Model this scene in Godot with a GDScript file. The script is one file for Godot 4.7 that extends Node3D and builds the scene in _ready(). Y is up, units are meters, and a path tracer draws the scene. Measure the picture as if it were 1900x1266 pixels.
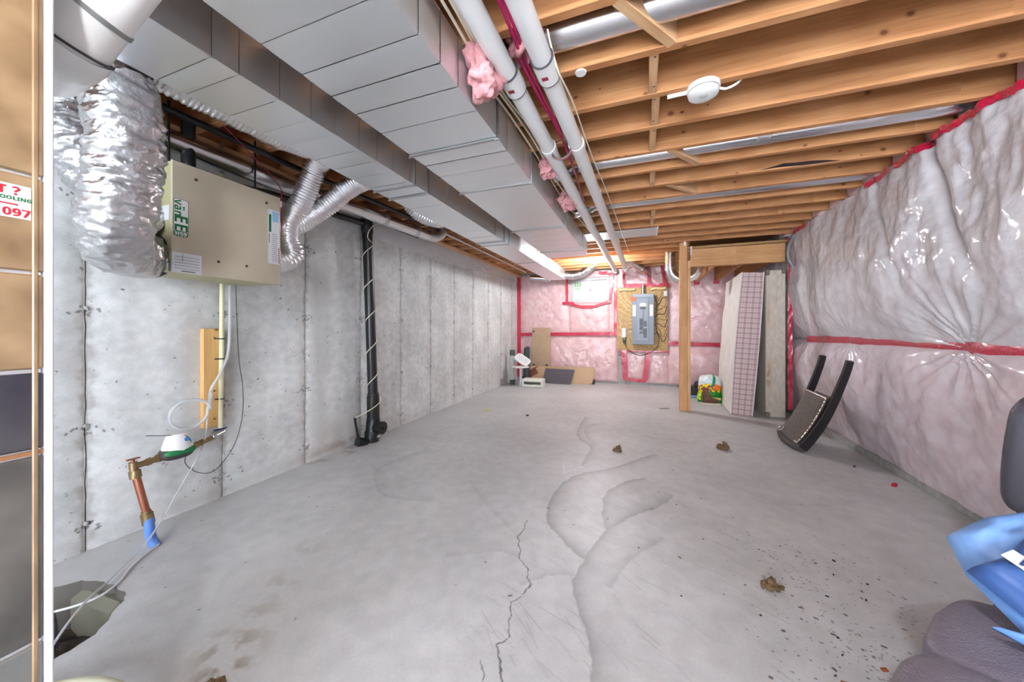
extends Node3D
# Unfinished basement: x to the right, y up, depth goes to -z. V(x, y, depth) places a point.

class MB:
	var st := SurfaceTool.new()
	var grp := 1
	func _init():
		st.begin(Mesh.PRIMITIVE_TRIANGLES)
	func flat():
		st.set_smooth_group(-1)
	func smooth():
		grp += 1
		st.set_smooth_group(grp)
	func tri(a: Vector3, b: Vector3, c: Vector3, ua := Vector2(), ub := Vector2(), uc := Vector2()):
		st.set_uv(ua)
		st.add_vertex(a)
		st.set_uv(uc)
		st.add_vertex(c)
		st.set_uv(ub)
		st.add_vertex(b)
	func quad(a: Vector3, b: Vector3, c: Vector3, d: Vector3, ua := Vector2(), ub := Vector2(), uc := Vector2(), ud := Vector2()):
		tri(a, b, c, ua, ub, uc)
		tri(a, c, d, ua, uc, ud)
	func quad_out(a: Vector3, b: Vector3, c: Vector3, d: Vector3, out: Vector3, ua := Vector2(), ub := Vector2(), uc := Vector2(), ud := Vector2()):
		if (b - a).cross(c - a).dot(out) + (c - a).cross(d - a).dot(out) < 0.0:
			quad(d, c, b, a, ud, uc, ub, ua)
		else:
			quad(a, b, c, d, ua, ub, uc, ud)
	func tri_out(a: Vector3, b: Vector3, c: Vector3, out: Vector3):
		if (b - a).cross(c - a).dot(out) < 0.0:
			tri(a, c, b)
		else:
			tri(a, b, c)
	func buv(p: Vector3, n: int, l: int, off: Vector2) -> Vector2:
		if n == l:
			return Vector2(p[(n + 1) % 3], p[(n + 2) % 3]) + off
		return Vector2(p[l], p[3 - n - l]) + off
	func box(c: Vector3, s: Vector3, bev := 0.0, bas := Basis(), off := Vector2()):
		flat()
		var h := s * 0.5
		var l := 0
		if h.y > h[l]: l = 1
		if h.z > h[l]: l = 2
		bev = minf(bev, minf(h.x, minf(h.y, h.z)) * 0.9)
		var g := h - Vector3.ONE * bev
		for i in 3:
			var j := (i + 1) % 3
			var k := (i + 2) % 3
			for sg in [-1.0, 1.0]:
				var p := []
				for q in [[-1, -1], [1, -1], [1, 1], [-1, 1]]:
					var v := Vector3()
					v[i] = sg * h[i]
					v[j] = q[0] * g[j]
					v[k] = q[1] * g[k]
					p.append(v)
				var o := Vector3()
				o[i] = sg
				quad_out(c + bas * p[0], c + bas * p[1], c + bas * p[2], c + bas * p[3], bas * o, buv(p[0], i, l, off), buv(p[1], i, l, off), buv(p[2], i, l, off), buv(p[3], i, l, off))
		if bev <= 0.0:
			return
		for i in 3:
			var j := (i + 1) % 3
			var k := (i + 2) % 3
			for si in [-1.0, 1.0]:
				for sj in [-1.0, 1.0]:
					var a := Vector3()
					a[i] = si * h[i]
					a[j] = sj * g[j]
					var b := Vector3()
					b[i] = si * g[i]
					b[j] = sj * h[j]
					var e := Vector3()
					e[k] = g[k]
					var o := Vector3()
					o[i] = si
					o[j] = sj
					quad_out(c + bas * (a - e), c + bas * (b - e), c + bas * (b + e), c + bas * (a + e), bas * o, buv(a - e, i, l, off), buv(b - e, i, l, off), buv(b + e, i, l, off), buv(a + e, i, l, off))
		for sx in [-1.0, 1.0]:
			for sy in [-1.0, 1.0]:
				for sz in [-1.0, 1.0]:
					var o := Vector3(sx, sy, sz)
					tri_out(c + bas * (Vector3(h.x, g.y, g.z) * o), c + bas * (Vector3(g.x, h.y, g.z) * o), c + bas * (Vector3(g.x, g.y, h.z) * o), bas * o)
	func tube(pts: Array, r, seg := 12, caps := true):
		smooth()
		var n := pts.size()
		var rings := []
		var len := 0.0
		var up := Vector3.UP
		var us := []
		for i in n:
			var t: Vector3 = (pts[mini(i + 1, n - 1)] - pts[maxi(i - 1, 0)]).normalized()
			if i == 0 and absf(t.dot(up)) > 0.9:
				up = Vector3.RIGHT
			var nn := (up - t * t.dot(up)).normalized()
			up = nn
			var bb := t.cross(nn)
			if i > 0:
				len += pts[i].distance_to(pts[i - 1])
			us.append(len)
			var rr: float = r if r is float else r[i]
			var ring := PackedVector3Array()
			for k in seg + 1:
				var a := TAU * (k % seg) / seg
				ring.append(pts[i] + (nn * cos(a) + bb * sin(a)) * rr)
			rings.append(ring)
		for i in n - 1:
			for k in seg:
				var v0 := float(k) / seg
				var v1 := float(k + 1) / seg
				quad(rings[i][k], rings[i][k + 1], rings[i + 1][k + 1], rings[i + 1][k], Vector2(us[i], v0), Vector2(us[i], v1), Vector2(us[i + 1], v1), Vector2(us[i + 1], v0))
		if caps:
			flat()
			for k in seg:
				tri(pts[0], rings[0][k + 1], rings[0][k])
				tri(pts[n - 1], rings[n - 1][k], rings[n - 1][k + 1])
	func lathe(prof: Array, xf := Transform3D(), seg := 20):
		smooth()
		for i in prof.size() - 1:
			if i > 0:
				var d0: Vector2 = prof[i] - prof[i - 1]
				var d1: Vector2 = prof[i + 1] - prof[i]
				if absf(d0.angle_to(d1)) > 0.6:
					smooth()
			for k in seg:
				var a0 := TAU * k / seg
				var a1 := TAU * ((k + 1) % seg) / seg
				var p: Vector2 = prof[i]
				var q: Vector2 = prof[i + 1]
				var v0 := float(k) / seg
				var v1 := float(k + 1) / seg
				var A := xf * Vector3(p.x * cos(a0), p.y, -p.x * sin(a0))
				var B := xf * Vector3(p.x * cos(a1), p.y, -p.x * sin(a1))
				var C := xf * Vector3(q.x * cos(a1), q.y, -q.x * sin(a1))
				var D := xf * Vector3(q.x * cos(a0), q.y, -q.x * sin(a0))
				if p.x < 1e-6:
					tri(A, C, D, Vector2(v0, p.y), Vector2(v1, q.y), Vector2(v0, q.y))
				elif q.x < 1e-6:
					tri(A, B, C, Vector2(v0, p.y), Vector2(v1, p.y), Vector2(v1, q.y))
				else:
					quad(A, B, C, D, Vector2(v0, p.y), Vector2(v1, p.y), Vector2(v1, q.y), Vector2(v0, q.y))
	func cyl(a: Vector3, b: Vector3, r: float, seg := 16, bev := 0.0):
		var y := (b - a).normalized()
		var x := y.cross(Vector3(0.31, 0.2, 0.93)).normalized()
		var h := a.distance_to(b)
		var pr := [Vector2(0, 0), Vector2(r, 0), Vector2(r, h), Vector2(0, h)]
		if bev > 0.0:
			pr = [Vector2(0, 0), Vector2(r - bev, 0), Vector2(r, bev), Vector2(r, h - bev), Vector2(r - bev, h), Vector2(0, h)]
		lathe(pr, Transform3D(Basis(x, y, x.cross(y)), a), seg)
	func prism(poly: PackedVector2Array, d: float, xf := Transform3D()):
		flat()
		if Geometry2D.is_polygon_clockwise(poly):
			poly = poly.duplicate()
			poly.reverse()
		# is_polygon_clockwise works with y down, so poly runs counter-clockwise with y up after this
		var area := 0.0
		for i in poly.size():
			area += poly[i].cross(poly[(i + 1) % poly.size()])
		if area < 0.0:
			poly = poly.duplicate()
			poly.reverse()
		var ix := Geometry2D.triangulate_polygon(poly)
		for i in range(0, ix.size(), 3):
			var a := poly[ix[i]]
			var b := poly[ix[i + 1]]
			var c := poly[ix[i + 2]]
			if (b - a).cross(c - a) < 0.0:
				var t := b
				b = c
				c = t
			tri(xf * Vector3(a.x, a.y, d), xf * Vector3(b.x, b.y, d), xf * Vector3(c.x, c.y, d), a, b, c)
			tri(xf * Vector3(a.x, a.y, 0), xf * Vector3(c.x, c.y, 0), xf * Vector3(b.x, b.y, 0), a, c, b)
		for i in poly.size():
			var a := poly[i]
			var b := poly[(i + 1) % poly.size()]
			quad(xf * Vector3(a.x, a.y, 0), xf * Vector3(b.x, b.y, 0), xf * Vector3(b.x, b.y, d), xf * Vector3(a.x, a.y, d), Vector2(a.x, 0), Vector2(b.x, 0), Vector2(b.x, d), Vector2(a.x, d))
	func grid(nu: int, nv: int, fn: Callable, us := 1.0, vs := 1.0, wrap_u := false):
		# the front is on the side of (d/du x d/dv)
		smooth()
		var rows := []
		for j in nv + 1:
			var row := PackedVector3Array()
			for i in nu + 1:
				row.append(fn.call(float(i % nu if wrap_u else i) / nu, float(j) / nv))
			rows.append(row)
		for j in nv:
			for i in nu:
				var u0 := us * i / nu
				var u1 := us * (i + 1) / nu
				var v0 := vs * j / nv
				var v1 := vs * (j + 1) / nv
				quad(rows[j][i], rows[j][i + 1], rows[j + 1][i + 1], rows[j + 1][i], Vector2(u0, v0), Vector2(u1, v0), Vector2(u1, v1), Vector2(u0, v1))
	func mesh() -> ArrayMesh:
		st.generate_normals()
		return st.commit()

var rng := RandomNumberGenerator.new()
var used := {}
var M := {}

func V(x: float, y: float, d: float) -> Vector3:
	return Vector3(x, y, -d)

func numbered(called: String, parent: Node) -> String:
	var key := str(parent.get_instance_id()) + called
	used[key] = used.get(key, -1) + 1
	return called if used[key] == 0 else "%s_%03d" % [called, used[key]]

func put(called: String, mesh: Mesh, mat: Material, parent: Node = self, at := Transform3D()) -> MeshInstance3D:
	var o := MeshInstance3D.new()
	o.name = numbered(called, parent)
	o.mesh = mesh
	o.material_override = mat
	o.transform = at
	parent.add_child(o, true)
	return o

func obj(called: String, mb: MB, mat: Material, parent: Node = self) -> MeshInstance3D:
	return put(called, mb.mesh(), mat, parent)

func tag(o: Node, label: String, category: String, group := "") -> Node:
	o.set_meta("label", label)
	o.set_meta("category", category)
	if group:
		o.set_meta("group", group)
	return o

func thing(called: String, label: String, category: String, at := Vector3.ZERO, group := "") -> Node3D:
	var o := Node3D.new()
	o.name = numbered(called, self)
	o.position = at
	add_child(o, true)
	tag(o, label, category, group)
	return o

# a part given in world coordinates, under a thing that stands at its base
func part(called: String, mb: MB, mat: Material, parent: Node3D) -> MeshInstance3D:
	var o := put(called, mb.mesh(), mat, parent)
	var p := Vector3.ZERO
	var n: Node = parent
	while n != self:
		p += n.position
		n = n.get_parent()
	o.position = -p
	return o

func struct(called: String) -> Node3D:
	var o := Node3D.new()
	o.name = called
	o.set_meta("kind", "structure")
	add_child(o, true)
	return o

func spline(p: Array, step := 0.02) -> Array:
	var out := []
	for i in p.size() - 1:
		var a: Vector3 = p[maxi(i - 1, 0)]
		var b: Vector3 = p[i]
		var c: Vector3 = p[i + 1]
		var d: Vector3 = p[mini(i + 2, p.size() - 1)]
		var n := maxi(2, int(b.distance_to(c) / step))
		for k in n:
			out.append(b.cubic_interpolate(c, a, d, float(k) / n))
	out.append(p[-1])
	return out

func fnl(sd: int, freq: float, oct := 3) -> FastNoiseLite:
	var n := FastNoiseLite.new()
	n.seed = sd
	n.frequency = freq
	n.fractal_octaves = oct
	return n

func col(r: int, g: int, b: int) -> Color:
	return Color8(r, g, b)

func mat(c: Color, rough := 0.7, metal := 0.0) -> StandardMaterial3D:
	var m := StandardMaterial3D.new()
	m.albedo_color = c
	m.roughness = rough
	m.metallic = metal
	return m

func ntex(sd: int, freq: float, c0: Color, c1: Color, oct := 4, size := 512) -> NoiseTexture2D:
	var t := NoiseTexture2D.new()
	t.width = size
	t.height = size
	t.seamless = true
	t.noise = fnl(sd, freq, oct)
	var g := Gradient.new()
	g.set_color(0, c0)
	g.set_color(1, c1)
	t.color_ramp = g
	return t

func bump(sd: int, freq: float, strength := 4.0, oct := 4, size := 512) -> NoiseTexture2D:
	var t := NoiseTexture2D.new()
	t.width = size
	t.height = size
	t.seamless = true
	t.noise = fnl(sd, freq, oct)
	t.as_normal_map = true
	t.bump_strength = strength
	return t

func tri_scale(m: StandardMaterial3D, s: float, world := false) -> StandardMaterial3D:
	m.uv1_triplanar = true
	m.uv1_world_triplanar = world
	m.uv1_scale = Vector3.ONE * s
	return m

func normal(m: StandardMaterial3D, t: Texture2D, s := 1.0) -> StandardMaterial3D:
	m.normal_enabled = true
	m.normal_texture = t
	m.normal_scale = s
	return m

func bytes_of(sd: int, freq: float, w: int, h: int, oct := 4) -> PackedByteArray:
	return fnl(sd, freq, oct).get_image(w, h).get_data()

# grain stretched along u
func stretched(sd: int, freq: float, w: int, h: int, k: int) -> PackedByteArray:
	var im := fnl(sd, freq, 4).get_image(w / k, h)
	im.resize(w, h, Image.INTERPOLATE_CUBIC)
	return im.get_data()

func wood_tex(sd: int, dark: Color, light: Color, knots: int) -> ImageTexture:
	var w := 1024
	var h := 256
	var a := stretched(sd, 0.035, w, h, 16)
	var b := stretched(sd + 5, 0.16, w, h, 16)
	var c := bytes_of(sd + 9, 0.006, w, h, 2)
	var ks := []
	rng.seed = sd
	for i in knots:
		ks.append([rng.randf() * w, rng.randf() * h, rng.randf_range(2.0, 6.5)])
	var out := PackedByteArray()
	out.resize(w * h * 3)
	for y in h:
		for x in w:
			var i := y * w + x
			var t := a[i] / 255.0 * 0.45 + b[i] / 255.0 * 0.3 + c[i] / 255.0 * 0.35
			var q := dark.lerp(light, clampf(t, 0.0, 1.0))
			out[i * 3] = int(q.r * 255)
			out[i * 3 + 1] = int(q.g * 255)
			out[i * 3 + 2] = int(q.b * 255)
	for k in ks:
		var R: float = k[2]
		for y in range(maxi(0, k[1] - R * 3), mini(h, k[1] + R * 3)):
			for x in range(maxi(0, k[0] - R * 5), mini(w, k[0] + R * 5)):
				var d := Vector2((x - k[0]) / 1.25, y - k[1]).length() / R
				var f := 0.85 if d < 0.75 else clampf(0.55 * (1.5 - d), 0.0, 0.6)
				if f > 0.0:
					var i := (y * w + x) * 3
					for ch in 3:
						out[i + ch] = int(lerpf(out[i + ch], [96.0, 54.0, 28.0][ch], f * 0.85))
	return ImageTexture.create_from_image(Image.create_from_data(w, h, false, Image.FORMAT_RGB8, out))

func wood(sd: int, dark: Color, light: Color, knots: int) -> StandardMaterial3D:
	var m := mat(Color.WHITE, 0.75)
	m.albedo_texture = wood_tex(sd, dark, light, knots)
	m.uv1_scale = Vector3(0.45, 1.8, 1)
	return m

func text(s: String, h: float, m: Material, parent: Node3D, xf: Transform3D, called := "lettering", weight := 800) -> MeshInstance3D:
	var t := TextMesh.new()
	var f := SystemFont.new()
	f.font_names = PackedStringArray(["Droid Sans"])
	f.font_weight = weight
	t.font = f
	t.text = s
	t.font_size = 64
	t.pixel_size = h / 46.0
	t.depth = 0.0008
	return put(called, t, m, parent, xf)

# rounded cushion: a superellipsoid
func cushion(mb: MB, c: Vector3, half: Vector3, bas: Basis, e := 0.35, amp := 0.0, freq := 8.0, sd := 1, nu := 48, nv := 28):
	var n := fnl(sd, freq, 3)
	var f := func(u: float, v: float) -> Vector3:
		var a := TAU * u
		var b := PI * (v - 0.5)
		var sp := func(x: float, p: float) -> float: return signf(x) * pow(absf(x), p)
		var p := Vector3(sp.call(cos(b), e) * sp.call(cos(a), e), sp.call(sin(b), e), -sp.call(cos(b), e) * sp.call(sin(a), e))
		var q := p * half
		if amp > 0.0:
			q += p.normalized() * n.get_noise_3d(q.x, q.y, q.z) * amp
		return c + bas * q
	mb.grid(nu, nv, f, 1.0, 1.0, true)

# a stuffed shape: an outline (x, y in the plane of bas) blown up to both sides
func puff(mb: MB, c: Vector3, bas: Basis, outline: Array, front: float, back: float, amp := 0.0, freq := 10.0, sd := 1, rings := 14, flatness := 0.5):
	var n := fnl(sd, freq, 4)
	var pts := []
	for i in outline.size():
		var a: Vector2 = outline[i]
		var b: Vector2 = outline[(i + 1) % outline.size()]
		var k := maxi(1, int(a.distance_to(b) / 0.02))
		for j in k:
			pts.append(a.lerp(b, float(j) / k))
	var area := 0.0
	for i in pts.size():
		area += pts[i].cross(pts[(i + 1) % pts.size()])
	if area < 0.0:
		pts.reverse()
	var mid := Vector2()
	for p in pts:
		mid += p / pts.size()
	for side in [1.0, -1.0]:
		var th: float = front if side > 0.0 else back
		var f := func(u: float, v: float) -> Vector3:
			var k := int(round(u * pts.size())) % pts.size()
			var p: Vector2 = mid.lerp(pts[k], v)
			var z := pow(maxf(0.0, 1.0 - v * v), flatness) * th
			var w := n.get_noise_3d(p.x, p.y, side) * amp * minf(1.0, (1.0 - v) * 6.0)
			return c + bas * Vector3(p.x, p.y, side * z + w)
		if side > 0.0:
			mb.grid(pts.size(), rings, func(u: float, v: float): return f.call(1.0 - u, v), 1.0, 1.0, true)
		else:
			mb.grid(pts.size(), rings, f, 1.0, 1.0, true)

# ribbed or crumpled hose
func hose(mb: MB, p: Array, r: float, step: float, seg: int, rib: float, amp: float, freq: float, sd: int):
	var n := fnl(sd, freq, 4)
	var pts := spline(p, step)
	var rr := []
	for i in pts.size():
		rr.append(r + rib * sin(i * PI * 0.5))
	mb.smooth()
	var up := Vector3(0.3, 0.2, 0.9)
	var prev := PackedVector3Array()
	var len := 0.0
	for i in pts.size():
		var t: Vector3 = (pts[mini(i + 1, pts.size() - 1)] - pts[maxi(i - 1, 0)]).normalized()
		up = (up - t * t.dot(up)).normalized()
		var b := t.cross(up)
		var ring := PackedVector3Array()
		for k in seg + 1:
			var a := TAU * (k % seg) / seg
			var d := up * cos(a) + b * sin(a)
			var q: Vector3 = pts[i] + d * rr[i]
			ring.append(q + d * n.get_noise_3dv(q * Vector3(1, 2.2, 1)) * amp)
		if i > 0:
			for k in seg:
				mb.quad(prev[k], prev[k + 1], ring[k + 1], ring[k], Vector2(len, float(k) / seg), Vector2(len, float(k + 1) / seg), Vector2(len + step, float(k + 1) / seg), Vector2(len + step, float(k) / seg))
			len += step
		prev = ring
	mb.flat()
	for e in [0, pts.size() - 1]:
		pass

const SEAM0 := 0.288
const SEAM := 0.6105
const JOIST0 := 1.611   # depth of the middle of a joist; one every 0.305 m
const HJ := 2.30        # underside of the joists

func _ready():
	var cam := Camera3D.new()
	cam.name = "camera"
	cam.position = Vector3(0, 1.12, 0)
	cam.rotation.y = atan(243.0 / 650.0)
	cam.projection = Camera3D.PROJECTION_FRUSTUM
	cam.near = 0.05
	cam.far = 100.0
	cam.size = 0.05 * 2.0 * 633.0 / 650.0
	cam.frustum_offset = Vector2(0, -0.05 * 23.0 / 650.0)
	add_child(cam)
	cam.current = true
	var we := WorldEnvironment.new()
	we.name = "world"
	var env := Environment.new()
	var sky := Sky.new()
	var sm := ProceduralSkyMaterial.new()
	sm.sky_top_color = Color(0.93, 0.965, 1.0)
	sm.sky_horizon_color = Color(0.97, 0.98, 1.0)
	sm.ground_horizon_color = Color(0.9, 0.9, 0.9)
	sm.ground_bottom_color = Color(0.6, 0.6, 0.58)
	sm.sky_energy_multiplier = 1.05
	sky.sky_material = sm
	env.background_mode = Environment.BG_SKY
	env.sky = sky
	env.tonemap_mode = Environment.TONE_MAPPER_LINEAR
	env.tonemap_exposure = 1.28
	env.sdfgi_enabled = true
	env.ssao_enabled = true
	env.ssil_enabled = true
	we.environment = env
	add_child(we)
	bulb(V(-0.745, HJ, 5.98), 2.1, "bare bulb glowing in a white porcelain holder under the far joists")
	bulb(V(0.1, HJ, -0.5), 2.1, "added fill bulb in a porcelain holder under the joists behind the camera")  # unseen bulb added to brighten the left wall
	# added area light behind the camera, a broad fill for the room
	var rear_fill := AreaLight3D.new()
	rear_fill.name = "added_rear_fill"
	rear_fill.area_size = Vector2(3.6, 2.0)
	rear_fill.light_color = Color(0.935, 0.968, 1.0)
	rear_fill.light_energy = 38.0
	rear_fill.area_range = 20.0
	rear_fill.area_attenuation = 2.0
	rear_fill.shadow_enabled = true
	rear_fill.position = V(0.0, 1.15, -3.5)
	rear_fill.rotation.y = PI
	add_child(rear_fill)
	materials()
	floor_and_pit()
	wall_left()
	ceiling()
	wall_right()
	wall_back()
	rest_of_room()
	ducts()
	pipes_overhead()
	left_side()
	furnace()
	back_corner()
	panel_board()
	stair_side()
	right_side()
	small_things()

func bulb(at: Vector3, energy: float, label: String, hidden := false):
	var t := thing("ceiling_bulb", label, "light bulb", at)
	var w := mat(col(235, 232, 225), 0.35)
	var b := MB.new()
	b.lathe([Vector2(0, -0.045), Vector2(0.022, -0.045), Vector2(0.03, -0.038), Vector2(0.055, -0.012), Vector2(0.057, 0.0), Vector2(0, 0.0)])
	obj("holder", b, w, t)
	var g := mat(col(255, 250, 240), 0.4)
	g.emission_enabled = true
	g.emission = col(255, 236, 208)
	g.emission_energy_multiplier = 5.0
	b = MB.new()
	b.lathe([Vector2(0, -0.13), Vector2(0.012, -0.129), Vector2(0.024, -0.122), Vector2(0.031, -0.108), Vector2(0.032, -0.096), Vector2(0.027, -0.08), Vector2(0.017, -0.06), Vector2(0.014, -0.046), Vector2(0, -0.046)], Transform3D(), 24)
	obj("globe", b, g, t)
	var l := OmniLight3D.new()
	l.name = "lamp"
	l.light_color = Color(0.965, 0.98, 1.0)
	l.light_energy = energy
	l.omni_range = 20.0
	l.omni_attenuation = 2.0
	l.light_size = 0.05
	l.shadow_enabled = true
	l.position = Vector3(0, -0.1, 0)
	t.add_child(l)

func materials():
	M.wood = wood(11, Color8(156, 98, 56), Color8(222, 165, 113), 20)
	M.wood2 = wood(23, Color8(180, 130, 88), Color8(226, 186, 142), 12)
	M.post = wood(31, Color8(176, 124, 78), Color8(214, 166, 116), 10)
	M.plank = wood(41, Color8(196, 148, 86), Color8(232, 190, 128), 8)
	M.subfloor = mat(Color.WHITE, 0.85)
	M.subfloor.albedo_texture = ntex(3, 0.05, col(150, 112, 72), col(205, 165, 115), 5)
	tri_scale(M.subfloor, 1.5)
	M.galv = mat(col(236, 239, 241), 0.38, 0.82)
	normal(tri_scale(M.galv, 0.5), bump(62, 0.004, 2.0, 1), 0.05)
	M.galv_round = mat(col(222, 224, 227), 0.24, 1.0)
	M.cleat = mat(col(190, 192, 194), 0.4, 1.0)
	M.foil = mat(col(206, 206, 208), 0.33, 1.0)
	normal(tri_scale(M.foil, 4.0), bump(71, 0.022, 14.0, 5), 0.4)
	M.alu = mat(col(236, 236, 238), 0.32, 1.0)
	M.pvc = mat(col(226, 226, 224), 0.3)
	M.pvc.clearcoat_enabled = true
	M.pvc.clearcoat = 0.3
	M.cream = mat(col(214, 210, 172), 0.4)
	M.black = mat(col(28, 30, 33), 0.32)
	M.rubber = mat(col(20, 20, 22), 0.6)
	M.steel = mat(col(196, 198, 200), 0.28, 1.0)
	M.chrome = mat(col(230, 230, 232), 0.12, 1.0)
	M.zinc = mat(col(150, 152, 150), 0.5, 0.9)
	M.copper = mat(col(160, 100, 78), 0.45, 0.7)
	M.brass = mat(col(150, 128, 92), 0.42, 0.85)
	M.white = mat(col(232, 232, 230), 0.45)
	M.frame = mat(col(196, 196, 194), 0.45)
	M.paper = mat(col(226, 226, 228), 0.7)
	M.ink = mat(col(60, 62, 66), 0.8)
	M.red_ink = mat(col(190, 24, 44), 0.6)
	M.green_ink = mat(col(16, 112, 60), 0.6)
	M.tape = mat(Color.WHITE, 0.3)
	M.tape.albedo_texture = ntex(81, 0.03, col(168, 8, 44), col(214, 26, 72), 3)
	normal(tri_scale(M.tape, 3.0), bump(82, 0.03, 8.0, 4), 0.7)
	M.tape.clearcoat_enabled = true
	M.tape.clearcoat = 0.8
	M.tape.clearcoat_roughness = 0.15
	M.clear = mat(Color(0.95, 0.96, 0.98, 0.45), 0.3)
	M.clear.transparency = BaseMaterial3D.TRANSPARENCY_ALPHA
	M.pink = mat(Color.WHITE, 0.8)
	M.pink.albedo_texture = ntex(91, 0.012, col(208, 164, 166), col(230, 202, 200), 5)
	normal(tri_scale(M.pink, 0.9), bump(93, 0.03, 5.0, 5), 0.35)
	M.pink.clearcoat_enabled = true
	M.pink.clearcoat = 1.0
	M.pink.clearcoat_roughness = 0.28
	M.greypink = mat(Color.WHITE, 0.85)
	M.greypink.albedo_texture = ntex(95, 0.014, col(200, 194, 197), col(228, 224, 227), 5)
	normal(tri_scale(M.greypink, 0.9), bump(96, 0.03, 5.0, 5), 0.35)
	M.greypink.clearcoat_enabled = true
	M.greypink.clearcoat = 1.0
	M.greypink.clearcoat_roughness = 0.17
	M.lowpink = M.greypink.duplicate()
	M.lowpink.albedo_texture = ntex(94, 0.014, col(210, 190, 196), col(232, 224, 230), 5)
	M.fluff = mat(Color.WHITE, 0.95)
	M.fluff.albedo_texture = ntex(97, 0.03, col(184, 116, 120), col(220, 168, 168), 5)
	tri_scale(M.fluff, 3.0)
	M.concrete = mat(Color.WHITE, 0.85)
	M.concrete.albedo_texture = ntex(99, 0.02, col(150, 149, 146), col(186, 185, 182), 5)
	tri_scale(M.concrete, 1.2)
	M.leather = mat(col(118, 114, 128), 0.38)
	normal(tri_scale(M.leather, 5.0), bump(101, 0.06, 8.0, 4), 0.5)
	M.dark_leather = M.leather.duplicate()
	M.dark_leather.albedo_color = col(72, 71, 80)
	M.dark_leather.roughness = 0.32
	M.beige = mat(col(190, 180, 160), 0.5)
	M.cable = mat(col(226, 218, 196), 0.5)
	M.magenta = mat(col(196, 30, 104), 0.45)
	M.label = mat(col(214, 216, 220), 0.5)

func stroke(dark: PackedFloat32Array, w: int, h: int, sx: float, sy: float, pts: Array, wide: float, k: float, one_sided := 0.0, jit := 0.0, sd := 5):
	# darkens along a line given in metres; one_sided gives the other side a wide soft fall-off
	var n := fnl(sd, 3.0, 3)
	var reach := maxf(wide * 2.5, one_sided * 2.5)
	for i in pts.size() - 1:
		var a: Vector2 = pts[i]
		var b: Vector2 = pts[i + 1]
		var lo := Vector2(minf(a.x, b.x), minf(a.y, b.y)) - Vector2.ONE * (reach + jit)
		var hi := Vector2(maxf(a.x, b.x), maxf(a.y, b.y)) + Vector2.ONE * (reach + jit)
		var d := (b - a).normalized()
		var L := a.distance_to(b)
		for y in range(maxi(0, int(lo.y * sy)), mini(h, int(hi.y * sy) + 1)):
			for x in range(maxi(0, int(lo.x * sx)), mini(w, int(hi.x * sx) + 1)):
				var p := Vector2(x / sx, y / sy)
				var q := p - a
				var t := q.dot(d)
				if t < -wide or t > L + wide:
					continue
				var s := d.cross(q) + (n.get_noise_2d(p.x * 4.0, p.y * 4.0) * jit if jit > 0.0 else 0.0)
				var f := 0.0
				if one_sided > 0.0 and s > 0.0:
					f = exp(-s / one_sided)
				else:
					f = exp(-s * s / (wide * wide))
				var ix := y * w + x
				dark[ix] = maxf(dark[ix], f * k)

func smooth2(p: Array) -> Array:
	var o := []
	for i in p.size() - 1:
		var a: Vector2 = p[maxi(i - 1, 0)]
		var d: Vector2 = p[mini(i + 2, p.size() - 1)]
		for k in 5:
			o.append(p[i].cubic_interpolate(p[i + 1], a, d, k / 5.0))
	o.append(p[-1])
	return o

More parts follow.
